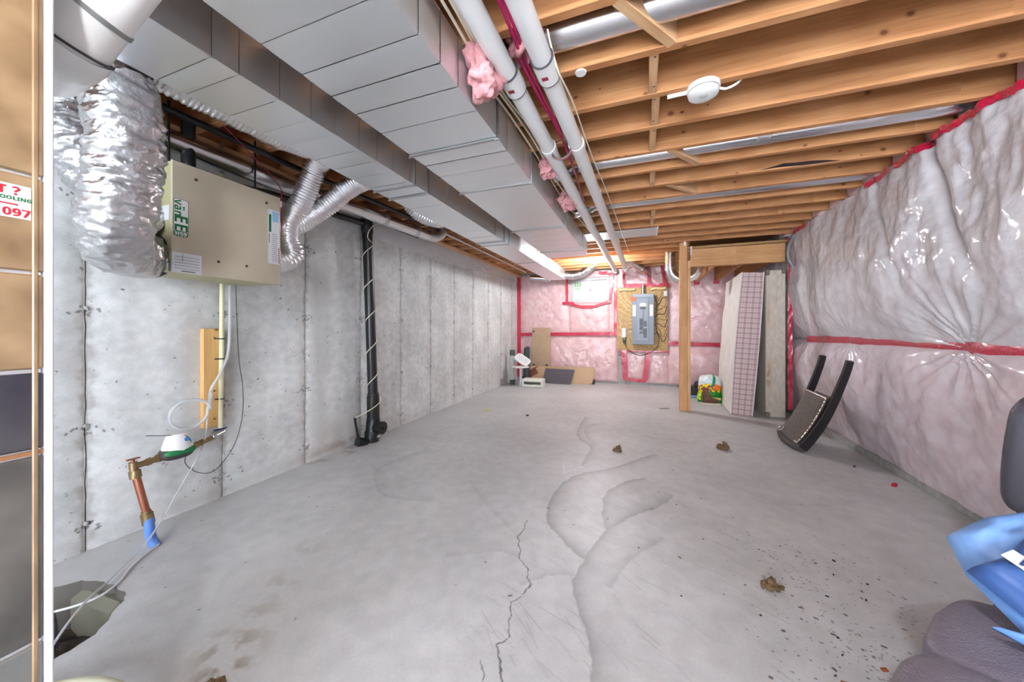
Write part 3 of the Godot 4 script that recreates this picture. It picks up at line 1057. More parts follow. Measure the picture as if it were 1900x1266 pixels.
func wall_back():
	var root := struct("wall_back")
	var b := MB.new()
	for q in [[-2.8, -1.466, -0.1, 2.6], [-0.648, 2.1, -0.1, 2.6], [-1.466, -0.648, -0.1, 1.668], [-1.466, -0.648, 2.18, 2.6]]:
		b.box(V((q[0] + q[1]) * 0.5, (q[2] + q[3]) * 0.5, 7.57), Vector3(q[1] - q[0], q[3] - q[2], 0.26))
	obj("wall_core", b, M.concrete, root)
	pillow(root, -2.62, -1.46, 1.0, 2.3, 7.42, 0.05, 11)
	pillow(root, -1.47, -0.64, 1.0, 1.66, 7.42, 0.06, 12)
	pillow(root, -0.655, -0.48, 1.0, 2.3, 7.42, 0.03, 13)
	pillow(root, -2.62, -0.48, 0.04, 1.0, 7.42, 0.08, 14)
	pillow(root, -0.40, 0.06, 0.08, 0.69, 7.42, 0.05, 15)
	pillow(root, 0.06, 0.47, 0.05, 0.69, 7.42, 0.05, 16)
	pillow(root, -0.50, 0.46, 1.93, 2.5, 7.42, 0.03, 17)
	pillow(root, 0.44, 1.95, 0.83, 2.5, 7.42, 0.06, 18)
	pillow(root, 0.44, 1.95, 0.04, 0.83, 7.42, 0.12, 19)
	pillow(root, -1.47, -0.64, 2.18, 2.32, 7.42, 0.01, 20)
	for q in [[-2.56, 0.99, -0.5, 1.02, 0.07], [0.46, 0.84, 1.9, 0.81, 0.07], [-2.58, 0.05, -2.58, 2.32, 0.09], [-0.36, 0.69, -0.33, 0.1, 0.10], [0.11, 0.69, 0.03, 0.1, 0.10], [-0.33, 0.115, 0.06, 0.09, 0.06], [-0.5, 0.69, 0.46, 0.675, 0.03], [-0.52, 1.93, -0.52, 1.02, 0.06], [-0.49, 1.02, -0.44, 0.68, 0.035], [-0.34, 1.97, 0.47, 1.95, 0.09], [-0.36, 2.3, -0.36, 1.95, 0.05], [0.1, 2.42, 0.12, 1.98, 0.07], [0.33, 2.42, 0.40, 1.95, 0.06], [-1.5, 2.2, -1.5, 1.66, 0.05], [-1.6, 1.655, -1.35, 1.655, 0.06], [-1.42, 1.64, -1.2, 1.57, 0.05], [-1.2, 1.57, -0.95, 1.57, 0.06], [-0.95, 1.57, -0.62, 1.68, 0.05], [-0.62, 1.68, -0.58, 2.25, 0.05], [-1.5, 2.2, -1.1, 2.28, 0.08], [-0.85, 2.27, -0.6, 2.24, 0.06]]:
		strip(root, Vector2(q[0], q[1]), Vector2(q[2], q[3]), 7.335, q[4])
	var win := struct("window_1")
	b = MB.new()
	for q in [[-1.466, -1.42, 1.668, 2.18], [-0.694, -0.648, 1.668, 2.18], [-1.42, -0.694, 1.668, 1.715], [-1.42, -0.694, 2.135, 2.18]]:
		b.box(V((q[0] + q[1]) * 0.5, (q[2] + q[3]) * 0.5, 7.5), Vector3(q[1] - q[0], q[3] - q[2], 0.1), 0.004)
	obj("window_frame", b, M.frame, win)
	b = MB.new()
	for q in [[-1.42, -1.39, 1.715, 2.135, 7.49], [-1.05, -1.02, 1.715, 2.135, 7.49], [-1.39, -1.05, 1.715, 1.745, 7.49], [-1.39, -1.05, 2.105, 2.135, 7.49]]:
		b.box(V((q[0] + q[1]) * 0.5, (q[2] + q[3]) * 0.5, q[4]), Vector3(q[1] - q[0], q[3] - q[2], 0.03), 0.003)
	obj("sliding_sash", b, M.frame, win)
	b = MB.new()
	b.box(V(-1.035, 1.93, 7.47), Vector3(0.02, 0.05, 0.02), 0.004)
	obj("latch", b, M.zinc, win)
	var glass := mat(Color(0.95, 0.98, 0.98, 0.08), 0.05)
	glass.transparency = BaseMaterial3D.TRANSPARENCY_ALPHA
	for q in [[-1.40, -1.04, 7.49], [-1.04, -0.69, 7.52]]:
		b = MB.new()
		b.box(V((q[0] + q[1]) * 0.5, 1.925, q[2]), Vector3(q[1] - q[0], 0.42, 0.004))
		obj("pane", b, glass, win)
	b = MB.new()
	b.box(V(-1.30, 2.03, 7.484), Vector3(0.16, 0.17, 0.001))
	var sticker := obj("energy_sticker", b, mat(col(214, 226, 206), 0.6), win)
	b = MB.new()
	for i in 9:
		b.box(V(-1.355 + (i % 3) * 0.052, 2.085 - int(i / 3) * 0.032, 7.4830), Vector3(0.04, 0.02, 0.001))
	for i in 4:
		b.box(V(-1.31, 1.985 - i * 0.013, 7.4830), Vector3(0.12, 0.005, 0.001))
	obj("sticker_print", b, mat(col(86, 140, 92), 0.7), win)
	sticker.set_meta("label", "pale green printed sticker")
	# the light well outside the window
	b = MB.new()
	b.box(V(-1.05, 1.6, 8.35), Vector3(1.4, 0.04, 1.3))
	obj("window_well", b, M.concrete, win)

func rest_of_room():
	var w := mat(col(205, 203, 198), 0.9)
	var root := struct("wall_rear")
	var b := MB.new()
	b.box(V(-0.35, 1.3, -3.68), Vector3(4.9, 2.7, 0.12))
	obj("wall_core", b, w, root)
	root = struct("added_window_2")  # glowing panes added behind the camera to dress the fill light
	var g := mat(col(240, 244, 250), 0.3)
	g.emission_enabled = true
	g.emission = col(236, 243, 255)
	g.emission_energy_multiplier = 0.6
	for k in 4:
		b = MB.new()
		b.box(V(-1.35 + k * 0.9, 1.15, -3.60), Vector3(0.86, 1.96, 0.02), 0.003)
		obj("pane", b, g, root)
		b = MB.new()
		b.box(V(-1.8 + k * 0.9, 1.15, -3.60), Vector3(0.05, 2.0, 0.03), 0.004)
		obj("added_mullion", b, M.white, root)

# a sheet-metal duct along the depth, made of sections folded between the seams
func sheet_duct(t: Node3D, x0: float, x1: float, y0: float, y1: float, cuts: Array, joints: Array):
	rng.seed = int(absf(x0) * 100)
	for i in cuts.size() - 1:
		var b := MB.new()
		var a: float = cuts[i]
		var c: float = cuts[i + 1]
		var tilt := rng.randf_range(-0.003, 0.003)
		var bulge := rng.randf_range(0.0005, 0.003)
		b.smooth()
		# four faces, each pillowed a little so that the sheets catch the light differently
		for face in 4:
			b.grid(4, 4, func(u: float, v: float):
				var e: float = (sin(PI * u) * sin(PI * v)) * bulge
				var z := lerpf(a + 0.0012, c - 0.0012, u)
				var k := tilt * (u - 0.5)
				var lip := 0.0 if u > 0.01 and u < 0.99 else -0.0015
				match face:
					0: return V(lerpf(x1, x0, v), y0 - e - k - lip, z)
					1: return V(x1 + e + k + lip, lerpf(y1, y0, v), z)
					2: return V(x0 - e + k - lip, lerpf(y0, y1, v), z)
				return V(lerpf(x0, x1, v), y1, z))
		part("duct_section", b, M.galv, t)
	for z in joints:
		var b := MB.new()
		b.box(V((x0 + x1) * 0.5, y0 - 0.004, z), Vector3(x1 - x0 + 0.012, 0.008, 0.022), 0.002)
		for x in [x0 - 0.004, x1 + 0.004]:
			b.box(V(x, (y0 + y1) * 0.5, z), Vector3(0.008, y1 - y0, 0.016), 0.002)
		part("drive_cleat", b, M.cleat, t)
		for x in [x0, x1]:
			b = MB.new()
			b.box(V(x, y0 - 0.009, z), Vector3(0.03, 0.006, 0.012), 0.001)
			part("cleat_tab", b, M.cleat, t)
	for z in [cuts[0] + 0.002, cuts[-1] - 0.002]:
		var b := MB.new()
		b.box(V((x0 + x1) * 0.5, (y0 + y1) * 0.5, z), Vector3(x1 - x0 - 0.004, y1 - y0 - 0.004, 0.003))
		part("end_cap", b, M.galv, t)

func ducts():
	var t := thing("supply_duct", "wide galvanised sheet metal duct with crosswise seams hung beside the two white pipes", "air duct", V(-0.965, 2.1, 2.2))
	sheet_duct(t, -1.232, -0.70, 2.1, 2.297, [-0.6, -0.1, 0.35, 0.62, 0.828, 0.984, 1.119, 1.254, 1.42, 1.655, 1.8, 1.96, 2.11, 2.29, 2.47, 2.66, 2.86, 3.06, 3.3, 3.52, 3.74, 3.96, 4.18, 4.38, 4.58, 4.77], [1.66, 2.244, 3.315, 4.35])
	t = thing("return_duct", "narrow galvanised sheet metal duct running back from above the foil hose to the window", "air duct", V(-1.625, 2.1, 3.0))
	sheet_duct(t, -1.793, -1.457, 2.1, 2.297, [-0.6, -0.2, 0.2, 0.55, 0.805, 0.896, 1.059, 1.208, 1.346, 1.507, 1.645, 1.787, 1.95, 2.16, 2.4, 2.65, 2.9, 3.15, 3.4, 3.64, 3.9, 4.2, 4.5, 4.96, 5.4, 5.9, 6.45, 6.95], [2.0, 2.16, 3.64, 3.78, 4.96])
	# round supply branches in the joist bays
	for q in [[-0.43, 1.70, 1.464, 2.375, 0.066, "round metal branch pipe in the bay nearest the camera, behind the wooden brace"], [-0.42, 1.66, 2.678, 2.362, 0.05, "round metal branch pipe in the joist bay past the smoke alarm, taped midway"], [-0.40, 1.66, 3.593, 2.357, 0.05, "round metal branch pipe in the third ducted bay, nearest the stair header"]]:
		t = thing("branch_pipe", q[5], "air duct", V(0.6, q[3], q[2]), "round branch pipes between the joists")
		var b := MB.new()
		b.tube([V(q[0], q[3], q[2]), V(q[1], q[3], q[2])], q[4], 24)
		part("pipe", b, M.galv_round, t)
		b = MB.new()
		b.tube([V(q[0] + 0.02, q[3], q[2]), V(q[0] + 0.06, q[3], q[2])], q[4] + 0.004, 24)
		part("foil_tape", b, M.foil, t)
		b = MB.new()
		b.tube([V(0.68, q[3], q[2]), V(0.76, q[3], q[2])], q[4] + 0.002, 24)
		part("foil_tape", b, M.foil, t)
		b = MB.new()
		hose(b, [V(q[0] + 0.03, q[3], q[2]), V(q[0] - 0.05, q[3] - 0.005, q[2]), V(q[0] - 0.12, q[3] - 0.02, q[2] + 0.02), V(-0.66, q[3] - 0.05, q[2] + 0.02)], q[4] - 0.006, 0.012, 20, 0.002, 0.004, 20.0, 3)
		part("elbow", b, M.galv_round, t)
	t = thing("joist_pan", "flat pale metal sheet nailed under two joists as an air return", "sheet metal", V(-0.25, 2.29, 4.58))
	var b := MB.new()
	b.box(V(-0.27, 2.294, 4.58), Vector3(0.86, 0.006, 0.37), 0.002)
	part("pan", b, mat(col(214, 214, 216), 0.45, 0.6), t)
	b = MB.new()
	b.box(V(0.16, 2.300, 4.58), Vector3(0.015, 0.03, 0.37), 0.003)
	part("folded_end", b, M.white, t)
	# pink insulation stuffed between duct and joists
	for q in [[-0.615, 2.19, 1.33, 0.062, 0.10, 0.085, "large tuft of pink fibreglass wedged between wide duct and nearest white pipe"], [-0.47, 2.34, 1.40, 0.075, 0.06, 0.07, "pink fibreglass tuft above the red cables behind the near pipe coupling"], [-0.60, 2.21, 2.30, 0.05, 0.06, 0.07, "pink fibreglass tuft beside the duct next to the coiled wire"], [-0.59, 2.21, 2.95, 0.07, 0.07, 0.09, "farthest pink fibreglass tuft beside the duct under the elbow"]]:
		b = MB.new()
		cushion(b, Vector3.ZERO, Vector3(q[3], q[4], q[5]), Basis(), 0.75, 0.05, 13.0, int(q[2] * 50), 64, 40)
		var o := obj("insulation_tuft", b, M.fluff)
		o.position = V(q[0], q[1], q[2])
		tag(o, q[6], "insulation", "pink tufts stuffed beside the duct")
	# the bowed foil duct above the window and the bowed pair at the post
	t = thing("flexible_duct", "crumpled silver flexible duct bending up above the basement window", "air duct", V(-1.2, 2.2, 6.9))
	b = MB.new()
	hose(b, [V(-1.50, 2.20, 6.93), V(-1.3, 2.17, 6.95), V(-1.05, 2.23, 6.9), V(-0.85, 2.38, 6.85)], 0.075, 0.014, 20, 0.003, 0.012, 12.0, 5)
	part("hose", b, M.alu, t)
	t = thing("duct_bend", "silver U-shaped duct elbow dropping from the far joists behind the wooden post", "air duct", V(0.58, 1.9, 6.0))
	b = MB.new()
	b.tube(spline([V(0.40, 2.36, 6.0), V(0.40, 2.06, 6.0), V(0.46, 1.93, 6.0), V(0.58, 1.88, 6.0), V(0.72, 1.93, 6.0), V(0.79, 2.06, 6.0), V(0.79, 2.16, 6.0)], 0.05), 0.075, 20)
	part("pipe", b, M.galv_round, t)
	b = MB.new()
	b.tube([V(0.40, 2.03, 6.0), V(0.40, 2.07, 6.0)], 0.08, 20)
	part("crimp_ring", b, M.cleat, t)
	b = MB.new()
	b.tube([V(0.79, 2.02, 6.0), V(0.79, 2.06, 6.0)], 0.08, 20)
	part("crimp_ring", b, M.cleat, t)
	t = thing("short_duct", "short silver duct stub slanting down above the breaker panel", "air duct", V(-0.05, 2.25, 6.9))
	b = MB.new()
	b.tube([V(-0.25, 2.34, 6.6), V(0.10, 2.2, 7.3)], 0.07, 20)
	part("pipe", b, M.galv_round, t)
	b = MB.new()
	b.tube([V(-0.05, 2.26, 7.0), V(-0.02, 2.25, 7.05)], 0.075, 20)
	part("crimp_ring", b, M.cleat, t)
	b = MB.new()
	b.tube([V(-2.2, 2.18, 7.0), V(-1.95, 2.16, 7.02), V(-1.8, 2.14, 7.1)], 0.06, 16)
	t = thing("pipe_stub", "short silver pipe stub high in the far left corner", "air duct", V(-2.0, 2.12, 7.02))
	part("pipe", b, M.galv_round, t)
	b = MB.new()
	b.box(V(-2.0, 2.25, 7.02), Vector3(0.02, 0.12, 0.003))
	part("hanger", b, M.cleat, t)

func pipes_overhead():
	for q in [[-0.545, -0.475, 6.75, "white round pipe under the joists nearest the wide duct", 1.385, 1.50], [-0.388, -0.283, 6.45, "second white round pipe under the joists, right of its twin", 1.36, 1.475]]:
		var t := thing("white_pipe", q[3], "pipe", V(lerpf(q[0], q[1], 0.3), 2.21, 3.0), "pair of white pipes under the joists")
		var px := func(z: float) -> float: return lerpf(q[0], q[1], (z - 1.0) / 5.7)
		var y := 2.215
		var b := MB.new()
		b.tube([V(px.call(-1.0), y, -1.0), V(px.call(q[2]), y - 0.02, q[2])], 0.0405, 28)
		part("pipe", b, M.pvc, t)
		for c in [[q[4], q[5]], [2.12 + q[0] * 0.15, 2.17 + q[0] * 0.15], [2.85, 2.87], [4.55, 4.62]]:
			b = MB.new()
			b.tube([V(px.call(c[0]), y - 0.004, c[0]), V(px.call(c[1]), y - 0.006, c[1])], 0.0475 if c[1] - c[0] > 0.03 else 0.0425, 28)
			part("coupling", b, M.pvc, t)
			if c[0] < 2.0:
				for e in c:
					b = MB.new()
					b.tube([V(px.call(e), y - 0.005, e - 0.003), V(px.call(e), y - 0.005, e + 0.001)], 0.0485, 28)
					part("glue_ring", b, M.ink, t)
				b = MB.new()
				b.box(V(px.call(c[0]) - 0.002, y - 0.0528, c[0] + 0.06), Vector3(0.026, 0.001, 0.02))
				part("red_print", b, mat(col(150, 40, 60), 0.6), t)
		b = MB.new()
		b.tube([V(px.call(q[2]), y - 0.02, q[2] - 0.02), V(px.call(q[2]) + 0.01, y - 0.04, q[2] + 0.10)], 0.055, 20)
		part("end_fitting", b, M.zinc if q[0] < -0.5 else M.pvc, t)
	# cables
	var cab := func(called: String, label: String, pts: Array, r: float, m: Material, group := ""):
		var b := MB.new()
		b.tube(spline(pts, 0.03), r, 8)
		tag(obj(called, b, m), label, "cable", group)
	cab.call("electrical_cable", "white cable lying against the top edge of the wide duct", [V(-0.655, 2.27, -0.9), V(-0.66, 2.27, 1.063), V(-0.69, 2.275, 1.404), V(-0.675, 2.28, 1.848), V(-0.662, 2.27, 2.324), V(-0.67, 2.28, 3.2), V(-0.60, 2.285, 4.17), V(-0.55, 2.285, 5.5)], 0.006, M.cable)
	cab.call("electrical_cable", "white cable sagging between the wide duct and the first white pipe", [V(-0.635, 2.28, -0.9), V(-0.64, 2.285, 1.05), V(-0.665, 2.28, 1.45), V(-0.63, 2.275, 2.0), V(-0.61, 2.23, 2.5), V(-0.60, 2.24, 2.9), V(-0.56, 2.28, 3.6)], 0.006, M.cable)
	cab.call("electrical_cable", "white cable splitting off toward the coiled wire", [V(-0.625, 2.275, -0.9), V(-0.63, 2.28, 1.06), V(-0.65, 2.29, 1.6), V(-0.60, 2.27, 1.95), V(-0.585, 2.25, 2.4), V(-0.57, 2.27, 3.0)], 0.005, M.cable)
	cab.call("electrical_cable", "thin beige cable draped right of the second white pipe", [V(-0.35, 2.29, 1.33), V(-0.33, 2.19, 1.42), V(-0.315, 2.21, 1.7), V(-0.31, 2.24, 2.3), V(-0.27, 2.27, 3.4), V(-0.2, 2.28, 5.6)], 0.004, M.cable)
	cab.call("red_cable", "magenta cable with red outer wrap running between the white pipes", [V(-0.47, 2.28, -0.9), V(-0.473, 2.27, 1.131), V(-0.492, 2.27, 1.381), V(-0.483, 2.27, 1.675), V(-0.457, 2.265, 2.015), V(-0.45, 2.24, 2.30), V(-0.47, 2.27, 2.6), V(-0.50, 2.28, 3.2)], 0.007, M.magenta)
	cab.call("red_cable", "second magenta cable twisted beside the red one between the white pipes", [V(-0.455, 2.285, -0.9), V(-0.46, 2.28, 1.10), V(-0.478, 2.285, 1.40), V(-0.468, 2.28, 1.7), V(-0.45, 2.27, 2.0)], 0.006, M.magenta)
	cab.call("electrical_cable", "olive grey cable along the second white pipe", [V(-0.435, 2.285, -0.9), V(-0.44, 2.285, 1.1), V(-0.45, 2.285, 1.5), V(-0.44, 2.285, 2.0), V(-0.44, 2.28, 2.4)], 0.006, mat(col(120, 118, 92), 0.5))
	var t := thing("wire_coil", "small coil of grey and red wire hanging between the white pipes", "cable", V(-0.455, 2.2, 2.05))
	for i in 3:
		var p := []
		for k in 25:
			var a := TAU * k / 24
			p.append(V(-0.455 + cos(a) * (0.056 + i * 0.004), 2.185 + sin(a) * (0.052 + i * 0.003), 2.05 + i * 0.006 + sin(a * 2.0 + i) * 0.005))
		var b := MB.new()
		b.tube(p, 0.0028, 6, false)
		part("loop", b, [M.ink, mat(col(150, 128, 110), 0.5), mat(col(120, 50, 70), 0.5)][i], t)
	# smoke alarm
	t = thing("smoke_alarm", "round white smoke alarm on a joist underside with a vented face", "smoke alarm", V(0.275, HJ, 1.925))
	var b := MB.new()
	b.lathe([Vector2(0, -0.022), Vector2(0.070, -0.022), Vector2(0.073, -0.018), Vector2(0.073, 0.0), Vector2(0, 0)], Transform3D(), 32)
	obj("mounting_plate", b, M.white, t)
	b = MB.new()
	b.lathe([Vector2(0, -0.052), Vector2(0.03, -0.052), Vector2(0.055, -0.049), Vector2(0.066, -0.042), Vector2(0.068, -0.034), Vector2(0.068, -0.026), Vector2(0, -0.024)], Transform3D(), 32)
	obj("body", b, M.white, t)
	b = MB.new()
	b.lathe([Vector2(0, -0.0555), Vector2(0.012, -0.0555), Vector2(0.0185, -0.054), Vector2(0.0185, -0.05), Vector2(0, -0.05)], Transform3D(Basis(), Vector3(0.0, 0, 0.01)), 24)
	obj("sensor_ring", b, mat(col(200, 202, 200), 0.4), t)
	b = MB.new()
	b.tube([Vector3(-0.16, -0.012, -0.005), Vector3(-0.06, -0.010, -0.005)], 0.010, 10)
	obj("side_box", b, M.white, t)
	b = MB.new()
	b.tube(spline([Vector3(0.05, -0.012, 0.0), Vector3(0.10, -0.016, -0.03), Vector3(0.15, 0.0, -0.03), Vector3(0.17, 0.02, -0.022)], 0.02), 0.006, 8)
	obj("cable", b, M.white, t)
	b = MB.new()
	b.lathe([Vector2(0.0, -0.006), Vector2(0.024, -0.005), Vector2(0.026, 0.0), Vector2(0.0, 0.0)], Transform3D(), 20)
	var o := obj("hole_cover", b, M.white)
	o.position = V(-0.268, HJ, 1.622)
	tag(o, "small round white disc on a joist beside the second white pipe", "cover disc")

func left_side():
	# insulated foil hoses from the duct down to the ventilation unit
	var t := thing("insulated_hose", "fat crumpled foil-wrapped insulated hose bending into the ventilation unit's side", "air duct", V(-1.9, 1.45, 0.75))
	var b := MB.new()
	hose(b, [V(-2.06, 2.27, 0.80), V(-1.97, 2.17, 0.73), V(-1.90, 2.05, 0.735), V(-1.875, 1.90, 0.745), V(-1.915, 1.74, 0.76), V(-1.965, 1.60, 0.76), V(-2.06, 1.50, 0.79), V(-2.20, 1.478, 0.86), V(-2.31, 1.485, 0.96), V(-2.36, 1.50, 1.05)], 0.110, 0.006, 72, 0.0012, 0.018, 11.0, 21)
	part("foil_jacket", b, M.foil, t)
	b = MB.new()
	b.tube([V(-2.335, 1.49, 1.005), V(-2.342, 1.492, 1.018)], 0.114, 32)
	part("clamp", b, M.ink, t)
	t = thing("insulated_hose", "rear foil-wrapped insulated hose half hidden behind the front one", "air duct", V(-2.3, 1.6, 0.85))
	b = MB.new()
	hose(b, [V(-2.06, 2.28, 0.60), V(-2.20, 2.22, 0.66), V(-2.31, 2.10, 0.72), V(-2.36, 1.95, 0.78), V(-2.38, 1.82, 0.86), V(-2.37, 1.70, 0.95), V(-2.36, 1.64, 1.05)], 0.105, 0.006, 64, 0.0012, 0.024, 11.0, 33)
	part("foil_jacket", b, M.foil, t)
	# ventilation unit
	t = thing("ventilation_unit", "beige metal heat recovery ventilator box hung high on the concrete wall", "ventilator", V(-2.35, 1.404, 1.32))
	b = MB.new()
	b.box(V(-2.362, 1.685, 1.322), Vector3(0.30, 0.558, 0.555), 0.004)
	part("cabinet", b, mat(col(172, 168, 128), 0.5), t)
	var bp := mat(Color.WHITE, 0.45)
	bp.albedo_texture = ntex(701, 0.01, col(190, 178, 156), col(198, 186, 164), 3)
	b = MB.new()
	b.box(V(-2.206, 1.685, 1.322), Vector3(0.012, 0.564, 0.560), 0.003)
	var door := part("front_panel", b, bp, t)
	for q in [[1.901, 1.141], [1.903, 1.509], [1.49, 1.246], [1.49, 1.392]]:
		b = MB.new()
		b.cyl(V(-2.200, q[0], q[1]), V(-2.193, q[0], q[1]), 0.0065, 12, 0.002)
		part("screw", b, mat(col(52, 42, 34), 0.5), door)
	var face := Basis(Vector3(0, 0, -1), Vector3(0, 1, 0), Vector3(1, 0, 0))
	var plate := func(called: String, y0: float, y1: float, z0: float, z1: float, m: Material, d := 0.001, r := 0.0, on: Node3D = null) -> MeshInstance3D:
		var p := PackedVector2Array()
		for q in [[z0 + r, y0 + r, PI], [z1 - r, y0 + r, PI * 1.5], [z1 - r, y1 - r, 0.0], [z0 + r, y1 - r, PI * 0.5]]:
			for k in (5 if r > 0.0 else 1):
				var a: float = q[2] + PI * 0.125 * k
				p.append(Vector2(q[0] + cos(a) * r, q[1] + sin(a) * r))
		var c := MB.new()
		c.prism(p, d, Transform3D(face, Vector3(-2.200, 0, 0)))
		return part(called, c, m, on if on else t)
	var badge: MeshInstance3D = plate.call("badge", 1.588, 1.777, 1.047, 1.110, mat(col(70, 74, 72), 0.4), 0.0012, 0.012)
	plate.call("badge_face", 1.590, 1.775, 1.049, 1.108, M.white, 0.0016, 0.011, badge)
	plate.call("badge_band", 1.590, 1.616, 1.050, 1.107, M.green_ink, 0.0022, 0.008, badge)
	var down := Basis(Vector3(0, -1, 0), Vector3(0, 0, -1), Vector3(1, 0, 0))
	var ofs := Vector3.ZERO
	text("van", 0.036, M.green_ink, badge, Transform3D(down, ofs + V(-2.198, 1.730, 1.068)))
	text("EE", 0.055, M.green_ink, badge, Transform3D(down, ofs + V(-2.198, 1.655, 1.078)), "lettering", 900)
	text("65H", 0.020, M.white, badge, Transform3D(Basis(Vector3(0, 0, 1), Vector3(0, -1, 0), Vector3(1, 0, 0)), ofs + V(-2.1972, 1.602, 1.078)))
	for q in [1.738, 1.728]:
		b = MB.new()
		b.prism(PackedVector2Array([Vector2(1.090, q - 0.005), Vector2(1.095, q), Vector2(1.090, q + 0.005), Vector2(1.085, q)]), 0.0024, Transform3D(face, Vector3(-2.2, 0, 0)))
		part("emblem", b, M.green_ink, badge)
	var slip: MeshInstance3D = plate.call("paper_label", 1.405, 1.506, 1.042, 1.168, M.label)
	b = MB.new()
	for k in 5:
		b.box(V(-2.1988, 1.425 + k * 0.015, 1.105), Vector3(0.0006, 0.0016, 0.105))
	b.box(V(-2.1988, 1.48, 1.085), Vector3(0.0006, 0.04, 0.0016))
	b.box(V(-2.1988, 1.413, 1.11), Vector3(0.0006, 0.004, 0.06))
	part("label_rules", b, M.ink, slip)
	var data: MeshInstance3D = plate.call("data_sticker", 1.531, 1.872, 1.520, 1.594, M.label)
	plate.call("sticker_panel", 1.80, 1.865, 1.548, 1.588, mat(col(140, 186, 222), 0.6), 0.0016, 0.0, data)
	plate.call("sticker_bar", 1.73, 1.84, 1.525, 1.540, M.green_ink, 0.0016, 0.0, data)
	plate.call("sticker_bar", 1.66, 1.72, 1.525, 1.529, M.green_ink, 0.0016, 0.0, data)
	plate.call("sticker_bar", 1.54, 1.64, 1.587, 1.591, M.red_ink, 0.0016, 0.0, data)
	b = MB.new()
	for k in 14:
		b.box(V(-2.1986, 1.72 - k * 0.013, 1.562), Vector3(0.0006, 0.003, 0.038 if k % 3 else 0.03))
	part("sticker_print", b, mat(col(120, 122, 128), 0.7), data)
	b = MB.new()
	b.box(V(-2.26, 1.705, 1.0435), Vector3(0.07, 0.075, 0.001))
	part("side_sticker", b, M.label, t)
	b = MB.new()
	b.box(V(-2.225, 1.43, 1.038), Vector3(0.014, 0.045, 0.012), 0.003)
	b.cyl(V(-2.225, 1.455, 1.036), V(-2.225, 1.47, 1.036), 0.006)
	part("latch", b, M.steel, t)
	for z in [1.1, 1.54]:
		b = MB.new()
		b.tube([V(-2.35, 1.96, z), V(-2.35, 2.33, z)], 0.006, 8)
		part("hanging_strap", b, M.black, t)
	b = MB.new()
	b.box(V(-2.212, 1.93, 1.608), Vector3(0.02, 0.04, 0.02), 0.003)
	part("terminal_box", b, M.white, t)
	b = MB.new()
	b.box(V(-2.24, 1.60, 1.608), Vector3(0.05, 0.06, 0.02), 0.003)
	part("terminal_box", b, M.white, t)
	# thin red control wire
	b = MB.new()
	b.tube(spline([V(-2.28, 2.31, 1.30), V(-2.26, 2.22, 1.42), V(-2.22, 2.06, 1.60), V(-2.205, 1.98, 1.61), V(-2.205, 1.85, 1.615), V(-2.207, 1.74, 1.615)], 0.03), 0.003, 6)
	tag(obj("control_wire", b, mat(col(140, 24, 40), 0.5)), "thin dark red wire running down to the ventilation unit's corner", "cable")
	b = MB.new()
	b.tube(spline([V(-2.215, 1.98, 1.605), V(-2.21, 1.85, 1.61), V(-2.202, 1.75, 1.612), V(-2.20, 1.72, 1.61)], 0.03), 0.0025, 6)
	tag(obj("control_wire", b, mat(col(140, 24, 40), 0.5)), "short second red wire ending beside the sticker of the ventilation unit", "cable")
	# corrugated metal hoses
	for q in [["corrugated silver hose rising from the ventilation unit's bottom outlet, nearest the unit", [V(-2.36, 1.56, 1.60), V(-2.33, 1.57, 1.68), V(-2.30, 1.64, 1.76), V(-2.32, 1.75, 1.74), V(-2.29, 1.86, 1.73), V(-2.21, 2.0, 1.76), V(-2.14, 2.14, 1.77), V(-2.06, 2.24, 1.76), V(-1.93, 2.27, 1.73), V(-1.83, 2.27, 1.70)]],
		["corrugated silver hose branching right toward the narrow duct behind its twin", [V(-2.36, 1.78, 1.60), V(-2.30, 1.84, 1.76), V(-2.24, 1.93, 1.86), V(-2.13, 2.03, 1.92), V(-2.02, 2.12, 1.95), V(-1.92, 2.18, 1.98), V(-1.80, 2.20, 2.0)]]]:
		t = thing("corrugated_hose", q[0], "air duct", V(-2.2, 1.6, 1.75), "corrugated hoses of the ventilation unit")
		b = MB.new()
		hose(b, q[1], 0.070, 0.0052, 32, 0.0042, 0.006, 10.0, 6)
		part("hose", b, M.alu, t)
	for q in [["corrugated silver hose dipping below the narrow duct past the black stack", [V(-2.12, 2.40, 2.70), V(-2.05, 2.27, 2.76), V(-1.97, 2.19, 2.84), V(-1.88, 2.17, 2.95), V(-1.80, 2.2, 3.02)], 0.062], ["ribbed foil hose squeezed along the left edge of the narrow duct", [V(-1.90, 2.19, 0.82), V(-1.885, 2.175, 0.95), V(-1.86, 2.168, 1.15), V(-1.852, 2.165, 1.35), V(-1.845, 2.19, 1.5), V(-1.84, 2.25, 1.62)], 0.062]]:
		t = thing("corrugated_hose", q[0], "air duct", q[1][2])
		b = MB.new()
		hose(b, q[1], q[2], 0.005, 24, 0.004, 0.008, 10.0, 8)
		part("hose", b, M.alu, t)
	# straight runs along the left wall
	t = thing("round_duct", "long round galvanised duct along the top of the left wall", "air duct", V(-2.42, 2.16, 2.2))
	b = MB.new()
	b.tube([V(-2.42, 2.15, 0.3), V(-2.42, 2.155, 1.7), V(-2.36, 2.17, 2.4), V(-2.28, 2.18, 3.42)], 0.058, 24)
	part("pipe", b, M.galv_round, t)
	for q in [[-2.335, 2.174, 2.7], [-2.30, 2.178, 3.15]]:
		b = MB.new()
		b.tube([V(q[0], q[1], q[2]), V(q[0] + 0.004, q[1], q[2] + 0.05)], 0.061, 24)
		part("joint_band", b, M.cleat, t)
	b = MB.new()
	b.tube(spline([V(-2.28, 2.18, 3.40), V(-2.25, 2.19, 3.5), V(-2.21, 2.24, 3.55), V(-2.2, 2.34, 3.56)], 0.02), 0.06, 20)
